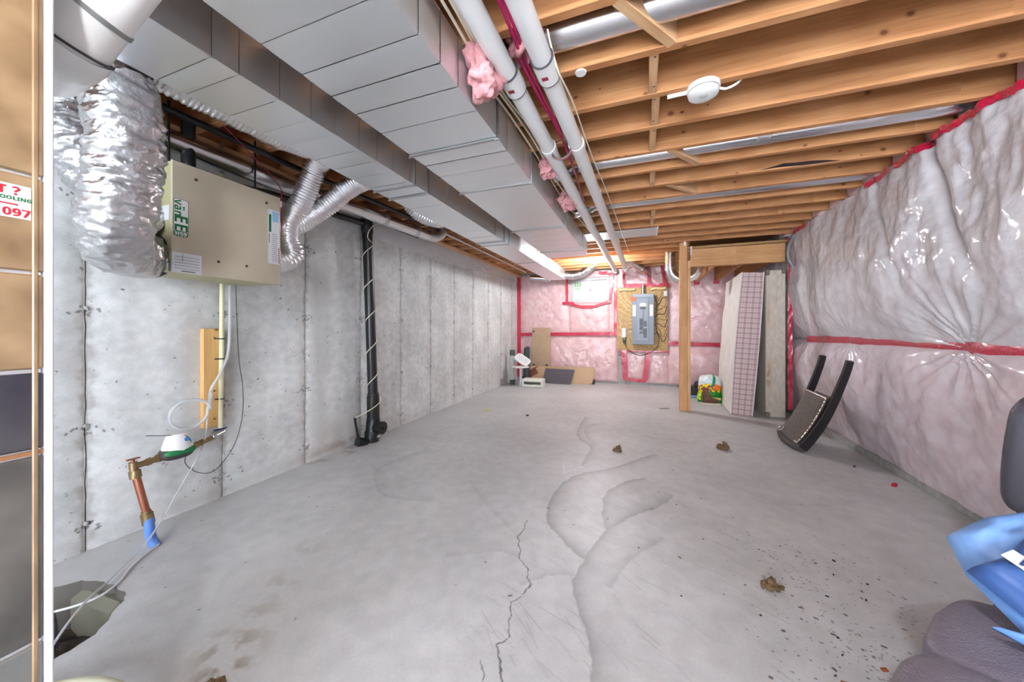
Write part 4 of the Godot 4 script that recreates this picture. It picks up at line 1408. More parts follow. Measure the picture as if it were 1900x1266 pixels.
	part("elbow", b, M.foil, t)
	b = MB.new()
	b.tube([V(-2.32, 2.262, 0.3), V(-2.31, 2.262, 1.75), V(-2.23, 2.262, 3.2), V(-2.21, 2.26, 3.6)], 0.019, 14)
	tag(obj("black_pipe", b, M.black), "thin black pipe beside the joists above the round duct", "pipe")
	b = MB.new()
	b.tube([V(-2.215, 2.26, 3.55), V(-2.17, 2.24, 6.6)], 0.014, 14)
	b.tube([V(-2.215, 2.26, 3.52), V(-2.215, 2.26, 3.60)], 0.024, 14)
	tag(obj("steel_conduit", b, M.steel), "thin silver conduit crossing under the far left joists", "pipe")
	# waste pipe and stack
	t = thing("waste_pipe", "black plastic waste pipe sloping along the left wall into the stack", "pipe", V(-2.5, 2.1, 2.1))
	b = MB.new()
	b.tube([V(-2.47, 2.02, 1.38), V(-2.50, 2.083, 1.738), V(-2.50, 2.125, 2.62)], 0.026, 18)
	part("pipe", b, M.black, t)
	b = MB.new()
	b.tube([V(-2.5, 2.20, 2.76), V(-2.5, 2.215, 3.5)], 0.022, 16)
	part("pipe", b, M.black, t)
	b = MB.new()
	b.tube(spline([V(-2.47, 2.02, 1.40), V(-2.43, 2.0, 1.30), V(-2.40, 2.0, 1.22), V(-2.40, 2.10, 1.21), V(-2.40, 2.30, 1.21)], 0.03), 0.033, 16)
	part("trap", b, M.black, t)
	for z in [1.42, 2.16]:
		b = MB.new()
		b.tube([V(-2.49, 2.09 if z > 2 else 2.03, z), V(-2.49, 2.095 if z > 2 else 2.035, z + 0.02)], 0.030, 16)
		b.box(V(-2.49, 2.2, z + 0.01), Vector3(0.004, 0.2, 0.02))
		part("hanger", b, M.steel, t)
	t = thing("soil_stack", "black vertical drain pipe with a cleanout against the concrete wall", "pipe", V(-2.53, 0, 2.78))
	b = MB.new()
	b.tube([V(-2.52, 2.20, 2.70), V(-2.53, 0.45, 2.795)], 0.047, 24)
	part("pipe", b, M.black, t)
	b = MB.new()
	b.tube(spline([V(-2.52, 2.05, 2.71), V(-2.52, 2.19, 2.70), V(-2.51, 2.25, 2.71)], 0.03), 0.054, 24)
	part("top_fitting", b, M.black, t)
	b = MB.new()
	b.tube([V(-2.53, 0.22, 2.80), V(-2.53, 0.45, 2.795)], 0.060, 24)
	b.tube([V(-2.53, 0.45, 2.795), V(-2.53, 0.475, 2.795)], 0.054, 24)
	b.tube([V(-2.53, 0.195, 2.80), V(-2.53, 0.225, 2.80)], 0.064, 24)
	part("coupling", b, M.black, t)
	b = MB.new()
	b.tube([V(-2.53, -0.02, 2.775), V(-2.53, 0.20, 2.80)], 0.066, 24)
	b.tube([V(-2.53, 0.14, 2.79), V(-2.42, 0.14, 2.79)], 0.052, 20)
	b.tube([V(-2.53, -0.02, 2.775), V(-2.53, 0.10, 2.785)], 0.071, 24)
	b.tube([V(-2.53, 0.0, 2.70), V(-2.56, 0.03, 2.62)], 0.05, 16)
	part("cleanout_tee", b, M.black, t)
	b = MB.new()
	b.tube([V(-2.43, 0.14, 2.79), V(-2.40, 0.14, 2.79)], 0.062, 24)
	b.box(V(-2.392, 0.14, 2.79), Vector3(0.02, 0.028, 0.028), 0.003)
	part("cleanout_cap", b, M.black, t)
	b = MB.new()
	b.box(V(-2.458, 0.052, 2.775), Vector3(0.001, 0.02, 0.004))
	b.box(V(-2.458, 0.052, 2.79), Vector3(0.001, 0.024, 0.010))
	b.box(V(-2.458, 0.052, 2.805), Vector3(0.001, 0.02, 0.008))
	part("print", b, M.paper, t)
	t = thing("ground_wire", "white wire spiralling around the black stack down to the floor", "cable", V(-2.53, 0.2, 2.7))
	var p := [V(-2.50, 2.19, 3.05), V(-2.47, 2.19, 2.9), V(-2.46, 2.12, 2.72), V(-2.47, 2.0, 2.655)]
	for k in 46:
		var f := k / 45.0
		var a := 1.0 + f * TAU * 4.6
		var y := lerpf(1.95, 0.5, f)
		var cz := lerpf(2.70, 2.795, (2.2 - y) / 1.75)
		p.append(V(-2.525 + sin(a) * 0.053, y, cz + cos(a) * 0.053))
	p.append_array([V(-2.46, 0.42, 2.83), V(-2.46, 0.36, 2.76), V(-2.52, 0.30, 2.66), V(-2.57, 0.27, 2.60)])
	b = MB.new()
	b.tube(spline(p, 0.03), 0.0042, 8)
	part("wire", b, M.cable, t)
	b = MB.new()
	b.tube(spline([V(-2.57, 0.27, 2.60), V(-2.57, 0.12, 2.63), V(-2.565, 0.0, 2.66)], 0.03), 0.011, 10)
	tag(obj("drain_stub", b, M.black), "short black tube leaning at the foot of the black stack", "pipe")
	# the film hanging from the sill
	b = MB.new()
	b.grid(200, 8, func(u: float, v: float):
		var z := lerpf(1.75, 7.05, u)
		var y0 := lerpf(2.045, 2.10, clampf((z - 3.9) / 2.2, 0.0, 1.0))
		return V(-2.585 + wn2.get_noise_2d(z * 2.0, v * 2.0) * 0.014 + (1.0 - v) * 0.03 * sin(z * 1.1), lerpf(y0, 2.285, v), z))
	tag(obj("film_strip", b, M.clear), "translucent plastic film hanging in a strip along the top of the concrete wall", "plastic film")
	# plank and riser pipe
	t = thing("wall_plank", "short upright pale wooden plank fixed to the concrete wall behind the hose", "plank", V(-2.6, 0.49, 1.42))
	b = MB.new()
	b.box(V(-2.60, 0.805, 1.425), Vector3(0.038, 0.63, 0.089), 0.002)
	part("board", b, M.plank, t)
	for y in [0.54, 0.72, 1.06]:
		b = MB.new()
		b.cyl(V(-2.582, y, 1.44), V(-2.578, y, 1.44), 0.005, 8)
		part("screw", b, M.ink, t)
	t = thing("riser_pipe", "cream plastic water pipe rising from the water meter to the ventilation unit", "pipe", V(-2.565, 0.45, 1.47))
	b = MB.new()
	b.tube([V(-2.565, 0.44, 1.465), V(-2.57, 1.0, 1.475), V(-2.575, 2.25, 1.482)], 0.0135, 14)
	part("pipe", b, M.cream, t)
	for y in [0.66, 0.92, 1.05]:
		b = MB.new()
		b.tube([V(-2.567, y, 1.472), V(-2.567, y + 0.008, 1.472)], 0.016, 12)
		b.box(V(-2.58, y + 0.004, 1.462), Vector3(0.03, 0.006, 0.045), 0.001)
		part("clip", b, M.ink, t)
	# water meter
	t = thing("water_meter", "white and green water meter with brass fittings on a copper pipe", "water meter", V(-2.5, 0, 1.06))
	b = MB.new()
	b.tube([V(-2.46, 0.13, 1.062), V(-2.495, 0.345, 1.032)], 0.0165, 16)
	part("copper_pipe", b, M.copper, t)
	b = MB.new()
	b.tube([V(-2.455, 0.085, 1.066), V(-2.462, 0.14, 1.060)], 0.026, 14)
	b.tube([V(-2.462, 0.14, 1.060), V(-2.464, 0.155, 1.058)], 0.021, 6)
	part("compression_nut", b, M.brass, t)
	b = MB.new()
	b.tube([V(-2.495, 0.335, 1.032), V(-2.50, 0.375, 1.028)], 0.024, 6)
	b.tube([V(-2.50, 0.36, 1.028), V(-2.503, 0.42, 1.024)], 0.018, 14)
	b.tube([V(-2.502, 0.395, 1.02), V(-2.50, 0.405, 1.13)], 0.016, 14)
	b.tube([V(-2.501, 0.40, 1.075), V(-2.50, 0.403, 1.095)], 0.021, 6)
	b.tube([V(-2.50, 0.405, 1.118), V(-2.50, 0.408, 1.14)], 0.024, 6)
	part("angle_valve", b, M.brass, t)
	b = MB.new()
	b.box(V(-2.50, 0.437, 1.023), Vector3(0.012, 0.008, 0.055), 0.002)
	b.cyl(V(-2.503, 0.415, 1.024), V(-2.503, 0.44, 1.024), 0.007, 8)
	part("valve_handle", b, M.copper, t)
	b = MB.new()
	cushion(b, V(-2.49, 0.418, 1.20), Vector3(0.052, 0.038, 0.075), Basis(), 0.7, 0.0, 8.0, 1, 32, 18)
	part("meter_body", b, mat(col(58, 52, 50), 0.4), t)
	b = MB.new()
	cushion(b, V(-2.487, 0.425, 1.205), Vector3(0.055, 0.022, 0.075), Basis(), 0.6, 0.0, 8.0, 1, 32, 12)
	part("green_band", b, M.green_ink, t)
	b = MB.new()
	b.lathe([Vector2(0.068, 0.0), Vector2(0.068, 0.02), Vector2(0.060, 0.05), Vector2(0.048, 0.088), Vector2(0.042, 0.094), Vector2(0, 0.096)], Transform3D(Basis(Vector3(0.8, 0, 0), Vector3(0, 1, 0), Vector3(0, 0, 1.05)), V(-2.487, 0.43, 1.205)), 28)
	var cap := part("meter_cap", b, M.white, t)
	b = MB.new()
	b.cyl(V(-2.44, 0.49, 1.225), V(-2.436, 0.49, 1.225), 0.012, 16)
	part("blue_mark", b, mat(col(60, 120, 180), 0.5), cap)
	b = MB.new()
	b.tube([V(-2.50, 0.418, 1.27), V(-2.51, 0.424, 1.31)], 0.02, 6)
	b.tube([V(-2.51, 0.424, 1.30), V(-2.525, 0.436, 1.40)], 0.014, 14)
	b.tube([V(-2.515, 0.428, 1.33), V(-2.516, 0.43, 1.345)], 0.019, 6)
	part("outlet_tail", b, M.brass, t)
	b = MB.new()
	b.tube([V(-2.525, 0.436, 1.39), V(-2.56, 0.45, 1.475)], 0.017, 12)
	b.tube([V(-2.53, 0.44, 1.40), V(-2.533, 0.442, 1.415)], 0.022, 6)
	b.box(V(-2.545, 0.462, 1.44), Vector3(0.014, 0.012, 0.07), 0.003)
	part("shut_off_valve", b, M.steel, t)
	b = MB.new()
	b.box(V(-2.553, 0.472, 1.458), Vector3(0.016, 0.008, 0.075), 0.003)
	part("lever", b, mat(col(50, 64, 110), 0.5), t)
	b = MB.new()
	b.tube(spline([V(-2.352, -0.01, 1.054), V(-2.375, 0.025, 1.045), V(-2.42, 0.06, 1.055), V(-2.455, 0.115, 1.065)], 0.015), 0.021, 16)
	tag(obj("blue_sleeve", b, mat(col(86, 132, 206), 0.45)), "bright blue plastic pipe curving out of the floor below the copper pipe", "pipe")
	# clear hose with a loop, and thin wires
	t = thing("clear_hose", "clear plastic drain hose looped once beside the wooden plank", "hose", V(-2.55, 0.6, 1.35))
	b = MB.new()
	p = [V(-2.55, 1.40, 1.51), V(-2.55, 1.0, 1.505), V(-2.545, 0.85, 1.46), V(-2.54, 0.74, 1.40), V(-2.53, 0.66, 1.385)]
	for k in 15:
		var a := 0.1 - TAU * k / 14.0
		p.append(V(-2.525 + k * 0.002, 0.615 + sin(a) * 0.085, 1.275 + cos(a) * 0.098))
	p.append_array([V(-2.52, 0.66, 1.385), V(-2.53, 0.72, 1.395)])
	b.tube(spline(p, 0.015), 0.0085, 12)
	var ch := mat(Color(0.86, 0.87, 0.88, 0.55), 0.3)
	ch.transparency = BaseMaterial3D.TRANSPARENCY_ALPHA
	part("hose", b, ch, t)
	b = MB.new()
	b.tube(spline([V(-2.52, 0.57, 1.37), V(-2.50, 0.40, 1.33), V(-2.47, 0.20, 1.20), V(-2.36, 0.05, 1.03), V(-2.22, 0.015, 0.85), V(-2.08, 0.02, 0.70), V(-1.98, -0.05, 0.58), V(-1.95, -0.22, 0.50)], 0.02), 0.0045, 10)
	tag(obj("clear_hose", b, ch), "clear thin hose running down the wall and over the floor into the sump pit", "hose")
	b = MB.new()
	b.tube(spline([V(-2.345, 0.006, 1.06), V(-2.26, 0.006, 0.93), V(-2.16, 0.006, 0.84), V(-2.12, 0.005, 0.77), V(-2.14, 0.005, 0.70), V(-2.20, 0.01, 0.62)], 0.02), 0.0045, 8)
	tag(obj("thin_hose", b, M.paper), "thin white tube lying on the floor between blue pipe and sump pit", "hose")
	b = MB.new()
	b.tube(spline([V(-2.555, 1.41, 1.55), V(-2.56, 0.95, 1.57), V(-2.565, 0.72, 1.60), V(-2.57, 0.52, 1.60), V(-2.57, 0.34, 1.55), V(-2.56, 0.22, 1.44), V(-2.56, 0.23, 1.35), V(-2.53, 0.33, 1.26), V(-2.45, 0.46, 1.25), V(-2.45, 0.51, 1.22), V(-2.48, 0.525, 1.15), V(-2.56, 0.53, 1.10)], 0.02), 0.0022, 6)
	tag(obj("signal_wire", b, M.ink), "thin dark wire hanging from the ventilation unit to the water meter", "cable")
	b = MB.new()
	b.tube(spline([V(-2.21, 0.25, 0.60), V(-2.20, 0.10, 0.64), V(-2.18, -0.02, 0.66), V(-2.10, -0.06, 0.64), V(-2.03, -0.12, 0.60), V(-2.05, -0.26, 0.55)], 0.02), 0.008, 10)
	tag(obj("pump_cord", b, M.black), "black power cord curling down into the sump pit", "cable")

func furnace():
	var t := thing("furnace", "tall furnace cabinet with reflections painted as tan and charcoal bands, cut off by the left edge", "furnace", V(-1.12, 0, 0.03))
	var b := MB.new()
	b.box(V(-1.12, 1.05, 0.035), Vector3(0.434, 2.1, 0.46), 0.004)
	part("casing", b, M.galv, t)
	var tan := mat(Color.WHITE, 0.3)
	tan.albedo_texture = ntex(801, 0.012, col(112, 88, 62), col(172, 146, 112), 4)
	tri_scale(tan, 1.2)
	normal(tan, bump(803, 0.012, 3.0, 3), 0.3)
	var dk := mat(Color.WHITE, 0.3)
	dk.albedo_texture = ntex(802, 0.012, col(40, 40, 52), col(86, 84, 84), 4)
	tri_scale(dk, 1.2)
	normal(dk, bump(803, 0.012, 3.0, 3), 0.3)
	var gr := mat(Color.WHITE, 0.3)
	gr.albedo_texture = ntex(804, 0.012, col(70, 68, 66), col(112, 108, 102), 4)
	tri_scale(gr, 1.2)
	for q in [[0.0, 0.620, M.zinc], [0.626, 0.918, gr], [0.930, 1.050, dk], [1.056, 1.205, tan], [1.210, 1.357, tan], [1.362, 2.1, tan]]:  # reflections in the sheet metal, painted as tan, dark and grey bands
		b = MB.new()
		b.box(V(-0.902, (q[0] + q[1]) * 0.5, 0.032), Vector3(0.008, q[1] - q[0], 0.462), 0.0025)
		part("reflection_band", b, q[2], t)
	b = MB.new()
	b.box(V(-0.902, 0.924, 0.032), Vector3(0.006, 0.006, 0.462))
	part("reflection_line", b, mat(col(150, 104, 66), 0.5), t)  # orange line of the reflection, painted as a strip
	b = MB.new()
	b.box(V(-0.9, 1.05, 0.2675), Vector3(0.014, 2.1, 0.009), 0.002)
	part("corner_flange", b, mat(col(226, 224, 232), 0.35), t)
	b = MB.new()
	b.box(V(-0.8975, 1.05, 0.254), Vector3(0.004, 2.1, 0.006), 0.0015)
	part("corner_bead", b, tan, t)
	# service sticker
	b = MB.new()
	b.box(V(-0.8976, 1.3145, 0.18), Vector3(0.0006, 0.051, 0.14))
	var note := part("service_sticker", b, M.label, t)
	var face := Basis(Vector3(0, 0, -1), Vector3(0, 1, 0), Vector3(1, 0, 0))
	var o := Vector3.ZERO
	text("T ?", 0.0125, M.red_ink, note, Transform3D(face, o + V(-0.8970, 1.330, 0.229)))
	text("COOLING", 0.0055, M.green_ink, note, Transform3D(face, o + V(-0.8970, 1.3185, 0.2335)))
	text("097", 0.0115, M.red_ink, note, Transform3D(face, o + V(-0.8970, 1.2975, 0.2365)))
	b = MB.new()
	b.box(V(-0.8970, 1.3095, 0.215), Vector3(0.0008, 0.002, 0.045))
	part("sticker_rule", b, M.red_ink, note)
	t = thing("flue_pipe", "thick white plastic vent pipe slanting down behind the furnace edge", "pipe", V(-1.0, 1.65, 0.35))
	b = MB.new()
	b.tube([V(-0.80, 1.98, 0.424), V(-1.039, 1.659, 0.337)], 0.0465, 32)
	part("pipe", b, M.pvc, t)
	b = MB.new()
	b.tube(spline([V(-1.028, 1.674, 0.341), V(-1.045, 1.665, 0.340), V(-1.078, 1.668, 0.344), V(-1.122, 1.678, 0.352), V(-1.25, 1.70, 0.372)], 0.015), 0.0525, 32)
	part("elbow", b, M.pvc, t)
	b = MB.new()
	b.tube([V(-1.029, 1.673, 0.3405), V(-1.0315, 1.670, 0.340)], 0.0538, 32)
	part("joint_line", b, M.ink, t)
	b = MB.new()
	b.tube([V(-0.985, 1.731, 0.358), V(-0.991, 1.724, 0.356)], 0.0482, 32)
	part("pipe_strap", b, M.zinc, t)
	b = MB.new()
	b.tube(spline([V(-1.02, 1.765, 0.37), V(-1.045, 1.82, 0.375), V(-1.06, 1.95, 0.38), V(-1.06, 2.095, 0.38)], 0.03), 0.005, 8)
	part("hanger", b, M.zinc, t)

func back_corner():
	# objects stacked in the far left corner
	var t := thing("rolled_tube", "upright grey tube with dark green ends beside the concrete wall", "tube", V(-2.46, 0, 6.6))
	var b := MB.new()
	b.cyl(V(-2.46, 0.10, 6.6), V(-2.46, 0.58, 6.6), 0.05, 20)
	part("tube", b, mat(col(186, 186, 184), 0.6), t)
	b = MB.new()
	b.cyl(V(-2.46, 0.0, 6.6), V(-2.46, 0.10, 6.6), 0.052, 20, 0.004)
	part("end_cap", b, mat(col(66, 80, 72), 0.6), t)
	b = MB.new()
	b.cyl(V(-2.46, 0.58, 6.6), V(-2.46, 0.69, 6.6), 0.052, 20, 0.004)
	part("end_cap", b, mat(col(66, 80, 72), 0.6), t)
	t = thing("rolled_tube", "leaning dark green rolled tube with a knob behind the round table", "tube", V(-2.28, 0, 6.8))
	b = MB.new()
	b.cyl(V(-2.22, 0.0, 6.75), V(-2.25, 0.72, 6.9), 0.06, 20, 0.005)
	part("roll", b, mat(col(52, 66, 62), 0.7), t)
	b = MB.new()
	b.cyl(V(-2.23, 0.72, 6.9), V(-2.23, 0.75, 6.9), 0.025, 14, 0.003)
	part("knob", b, mat(col(70, 52, 44), 0.5), t)
	t = thing("pedestal_table", "small round white pedestal table in the far left corner", "table", V(-2.22, 0, 6.42))
	b = MB.new()
	b.lathe([Vector2(0, 0.355), Vector2(0.08, 0.355), Vector2(0.165, 0.37), Vector2(0.17, 0.378), Vector2(0.168, 0.386), Vector2(0, 0.388)], Transform3D(Basis(), V(-2.22, 0, 6.42) - t.position), 28)
	obj("tabletop", b, M.white, t)
	b = MB.new()
	b.lathe([Vector2(0, 0), Vector2(0.05, 0), Vector2(0.05, 0.012), Vector2(0.03, 0.03), Vector2(0.026, 0.05), Vector2(0.026, 0.355), Vector2(0, 0.36)], Transform3D(), 20)
	obj("pedestal", b, mat(col(190, 190, 194), 0.4), t)
	t = thing("white_tray", "white rounded plastic tray tipped on edge over the pedestal table", "tray", V(-2.21, 0.39, 6.47))
	b = MB.new()
	var tilt := Basis(Vector3(0, 0, 1), -0.55) * Basis(Vector3(1, 0, 0), 0.5)
	cushion(b, V(-2.21, 0.51, 6.5), Vector3(0.155, 0.028, 0.11), tilt, 0.4, 0.0, 8.0, 1, 32, 14)
	part("tray", b, M.white, t)
	b = MB.new()
	b.box(V(-2.21, 0.51, 6.5) + tilt * Vector3(0, 0.025, 0), Vector3(0.24, 0.01, 0.15), 0.003, tilt)
	part("inset", b, mat(col(208, 212, 214), 0.5), t)
	t = thing("plastic_stool", "low white plastic stool with a dark slot lying before the dark board", "stool", V(-1.97, 0, 6.45))
	b = MB.new()
	b.box(V(-1.97, 0.135, 6.45), Vector3(0.40, 0.06, 0.22), 0.02)
	b.box(V(-2.155, 0.08, 6.45), Vector3(0.035, 0.16, 0.22), 0.012)
	b.box(V(-1.785, 0.08, 6.45), Vector3(0.035, 0.16, 0.22), 0.012)
	b.box(V(-1.97, 0.03, 6.37), Vector3(0.38, 0.05, 0.03), 0.01)
	part("frame", b, mat(col(222, 220, 208), 0.45), t)
	b = MB.new()
	b.box(V(-1.97, 0.085, 6.39), Vector3(0.33, 0.05, 0.02), 0.006)
	part("slot", b, mat(col(84, 84, 74), 0.6), t)
	# boards
	var tan := mat(Color.WHITE, 0.55)
	tan.albedo_texture = ntex(811, 0.01, col(168, 140, 112), col(178, 152, 122), 3)
	t = thing("cabinet_board", "upright tan laminated board with two dark feet standing against the pink wall", "board", V(-2.03, 0.33, 7.2))
	b = MB.new()
	b.box(V(-2.03, 0.735, 7.2), Vector3(0.405, 0.81, 0.02), 0.003, Basis(Vector3(1, 0, 0), -0.02))
	part("board", b, tan, t)
	b = MB.new()
	b.cyl(V(-2.19, 1.06, 7.196), V(-2.19, 1.06, 7.17), 0.018, 16)
	part("cam_hole", b, M.ink, t)
	for x in [-2.185, -1.90]:
		b = MB.new()
		b.box(V(x, 0.335, 7.165), Vector3(0.05, 0.075, 0.04), 0.006)
		part("foot", b, mat(col(74, 72, 62), 0.6), t)
	t = thing("desk_top", "long pale wooden tabletop with rounded corner standing on its edge by the pink wall", "board", V(-1.55, 0, 7.15))
	b = MB.new()
	b.prism(PackedVector2Array([Vector2(-2.25, 0), Vector2(-1.0, 0), Vector2(-0.95, 0.04), Vector2(-0.92, 0.14), Vector2(-0.915, 0.30), Vector2(-0.925, 0.325), Vector2(-0.95, 0.335), Vector2(-2.2, 0.33), Vector2(-2.25, 0.3)]), 0.025, Transform3D(Basis(Vector3(1, 0, 0), -0.05), V(0, 0, 7.14)))
	part("board", b, mat(col(196, 162, 126), 0.5), t)
	b = MB.new()
	b.box(V(-0.93, 0.05, 7.16), Vector3(0.05, 0.1, 0.03), 0.005)
	part("dark_edge", b, M.ink, t)
	b = MB.new()
	b.prism(PackedVector2Array([Vector2(-1.95, 0.0), Vector2(-1.36, 0.0), Vector2(-1.28, 0.295), Vector2(-1.88, 0.305)]), 0.018, Transform3D(Basis(Vector3(1, 0, 0), -0.12), V(0, 0, 6.98)))
	tag(obj("dark_board", b, mat(col(84, 78, 84), 0.6)), "charcoal board leaning on the tabletop behind the white stool", "board")
	b = MB.new()
	b.box(V(-2.12, 0.29, 6.85), Vector3(0.27, 0.02, 0.02), 0.003, Basis(Vector3(0, 0, 1), 0.5))
	b.box(V(-2.13, 0.21, 6.88), Vector3(0.22, 0.12, 0.015), 0.003, Basis(Vector3(0, 0, 1), 0.5))
	tag(obj("wood_strip", b, mat(col(112, 62, 40), 0.5)), "short reddish-brown wood strip propped slanting behind the pedestal table", "board")
	b = MB.new()
	cushion(b, V(-2.2, 0.08, 6.72), Vector3(0.13, 0.08, 0.09), Basis(), 0.7, 0.05, 9.0, 3, 28, 16)
	tag(obj("cloth_heap", b, mat(col(34, 42, 46), 0.9)), "crumpled dark cloth heap behind the white stool", "cloth")

func panel_board():
	var t := thing("panel_backboard", "square particle board on the pink wall carrying the breaker panel", "backboard", V(-0.02, 0.69, 7.33))
	var osb := mat(Color.WHITE, 0.8)
	osb.albedo_texture = ntex(821, 0.035, col(150, 118, 74), col(216, 186, 134), 4)
	osb.uv1_scale = Vector3(1.2, 1.2, 1)
	var b := MB.new()
	b.box(V(-0.02, 1.31, 7.335), Vector3(0.93, 1.24, 0.014), 0.002)
	part("board", b, osb, t)
	for q in [[-0.30, 1.895, 0.3], [0.28, 1.895, 0.26]]:
		b = MB.new()
		b.tube(spline([V(q[0] - q[2] * 0.5, 1.88, 7.31), V(q[0] - 0.05, 1.90, 7.30), V(q[0] + 0.05, 1.885, 7.30), V(q[0] + q[2] * 0.5, 1.90, 7.31)], 0.04), 0.028, 10)
		part("cable_bundle", b, mat(col(214, 190, 140), 0.7), t)
	# stapled cables
	rng.seed = 830
	for k in 16:
		var y := 1.82 - k * 0.066
		var left := k % 2 == 0
		var p := []
		if left:
			p = [V(-0.20, y * 0.6 + 0.52, 7.315), V(-0.28, y * 0.7 + 0.4, 7.318), V(-0.36 - rng.randf() * 0.05, y + 0.04, 7.32), V(-0.44, y + 0.10 + rng.randf() * 0.1, 7.32)]
		else:
			p = [V(0.21, y * 0.6 + 0.52, 7.315), V(0.28, y * 0.7 + 0.45, 7.315), V(0.34 + rng.randf() * 0.05, y + rng.randf() * 0.1, 7.31), V(0.40, y + 0.08, 7.32), V(0.43, y + 0.2, 7.32)]
		b = MB.new()
		b.tube(spline(p, 0.03), 0.0055, 6)
		part("cable", b, [M.cable, mat(col(150, 126, 92), 0.6), M.cable, M.ink][k % 4], t)
	b = MB.new()
	b.tube(spline([V(0.21, 1.75, 7.30), V(0.25, 1.6, 7.29), V(0.23, 1.3, 7.29), V(0.25, 1.05, 7.29), V(0.29, 0.95, 7.3), V(0.27, 0.80, 7.3), V(0.2, 0.70, 7.31), V(0.0, 0.60, 7.3), V(-0.15, 0.62, 7.3), V(-0.30, 0.74, 7.3), V(-0.335, 0.85, 7.3)], 0.03), 0.006, 6)
	part("black_cable", b, M.black, t)
	t = thing("breaker_panel", "grey metal breaker panel with an open door strip of black breakers", "breaker panel", V(0.0, 0.82, 7.25))
	var grey := mat(col(128, 138, 150), 0.5)
	b = MB.new()
	b.box(V(0.0, 1.30, 7.27), Vector3(0.40, 0.98, 0.10), 0.006)
	part("cabinet", b, grey, t)
	b = MB.new()
	b.box(V(-0.005, 1.29, 7.217), Vector3(0.21, 0.82, 0.012), 0.003)
	part("dead_front", b, mat(col(138, 147, 158), 0.5), t)
	b = MB.new()
	b.box(V(0.0, 1.76, 7.218), Vector3(0.38, 0.06, 0.008), 0.003)
	part("door_edge", b, mat(col(150, 158, 166), 0.5), t)
	b = MB.new()
	b.box(V(0.0, 1.575, 7.209), Vector3(0.12, 0.055, 0.002))
	part("paper_label", b, M.paper, t)
	for x in [-0.16, 0.15]:
		b = MB.new()
		b.box(V(x, 1.47, 7.218), Vector3(0.06, 0.22, 0.002))
		part("paper_label", b, M.label, t)
	b = MB.new()
	b.box(V(0.0, 1.612, 7.209), Vector3(0.08, 0.01, 0.002))
	part("paper_label", b, M.paper, t)
	b = MB.new()
	b.box(V(0.0, 1.52, 7.208), Vector3(0.10, 0.05, 0.012), 0.003)
	part("main_breaker", b, M.black, t)
	for k in 18:
		var row := int(k / 2)
		var x := -0.035 if k % 2 == 0 else 0.04
		var y := (1.33 if k % 2 == 0 else 1.25) - row * 0.036
		b = MB.new()
		b.box(V(x, y, 7.207), Vector3(0.055, 0.03, 0.014), 0.003)
		part("breaker", b, M.black if (k * 5) % 7 else mat(col(150, 158, 166), 0.5), t)
	b = MB.new()
	b.box(V(0.005, 1.25, 7.209), Vector3(0.006, 0.5, 0.003))
	part("bus_strip", b, M.ink, t)
	b = MB.new()
	b.cyl(V(0.0, 1.78, 7.28), V(0.0, 1.97, 7.28), 0.028, 14)
	b.cyl(V(0.0, 1.79, 7.28), V(0.0, 1.82, 7.28), 0.04, 8)
	part("conduit", b, M.zinc, t)
	b = MB.new()
	b.cyl(V(-0.175, 1.70, 7.218), V(-0.175, 1.70, 7.214), 0.048, 24)
	part("round_sticker", b, mat(col(240, 96, 60), 0.5), t)
	t = thing("surge_module", "white and black module on the board left of the breaker panel", "module", V(-0.35, 0.85, 7.3))
	b = MB.new()
	b.box(V(-0.352, 1.03, 7.30), Vector3(0.085, 0.20, 0.05), 0.02)
	part("casing", b, M.white, t)
	b = MB.new()
	b.box(V(-0.345, 0.89, 7.30), Vector3(0.06, 0.10, 0.045), 0.006)
	part("lower_box", b, M.ink, t)
	b = MB.new()
	b.box(V(-0.345, 0.91, 7.276), Vector3(0.03, 0.04, 0.004), 0.001)
	part("green_light", b, mat(col(90, 140, 104), 0.4), t)
	t = thing("junction_box", "small white junction box at the upper right of the particle board", "junction box", V(0.40, 1.75, 7.3))
	b = MB.new()
	b.box(V(0.405, 1.79, 7.30), Vector3(0.06, 0.10, 0.05), 0.006)
	part("box", b, M.white, t)
	b = MB.new()
	b.box(V(0.405, 1.79, 7.273), Vector3(0.05, 0.085, 0.004), 0.002)
	part("cover", b, mat(col(206, 206, 204), 0.5), t)

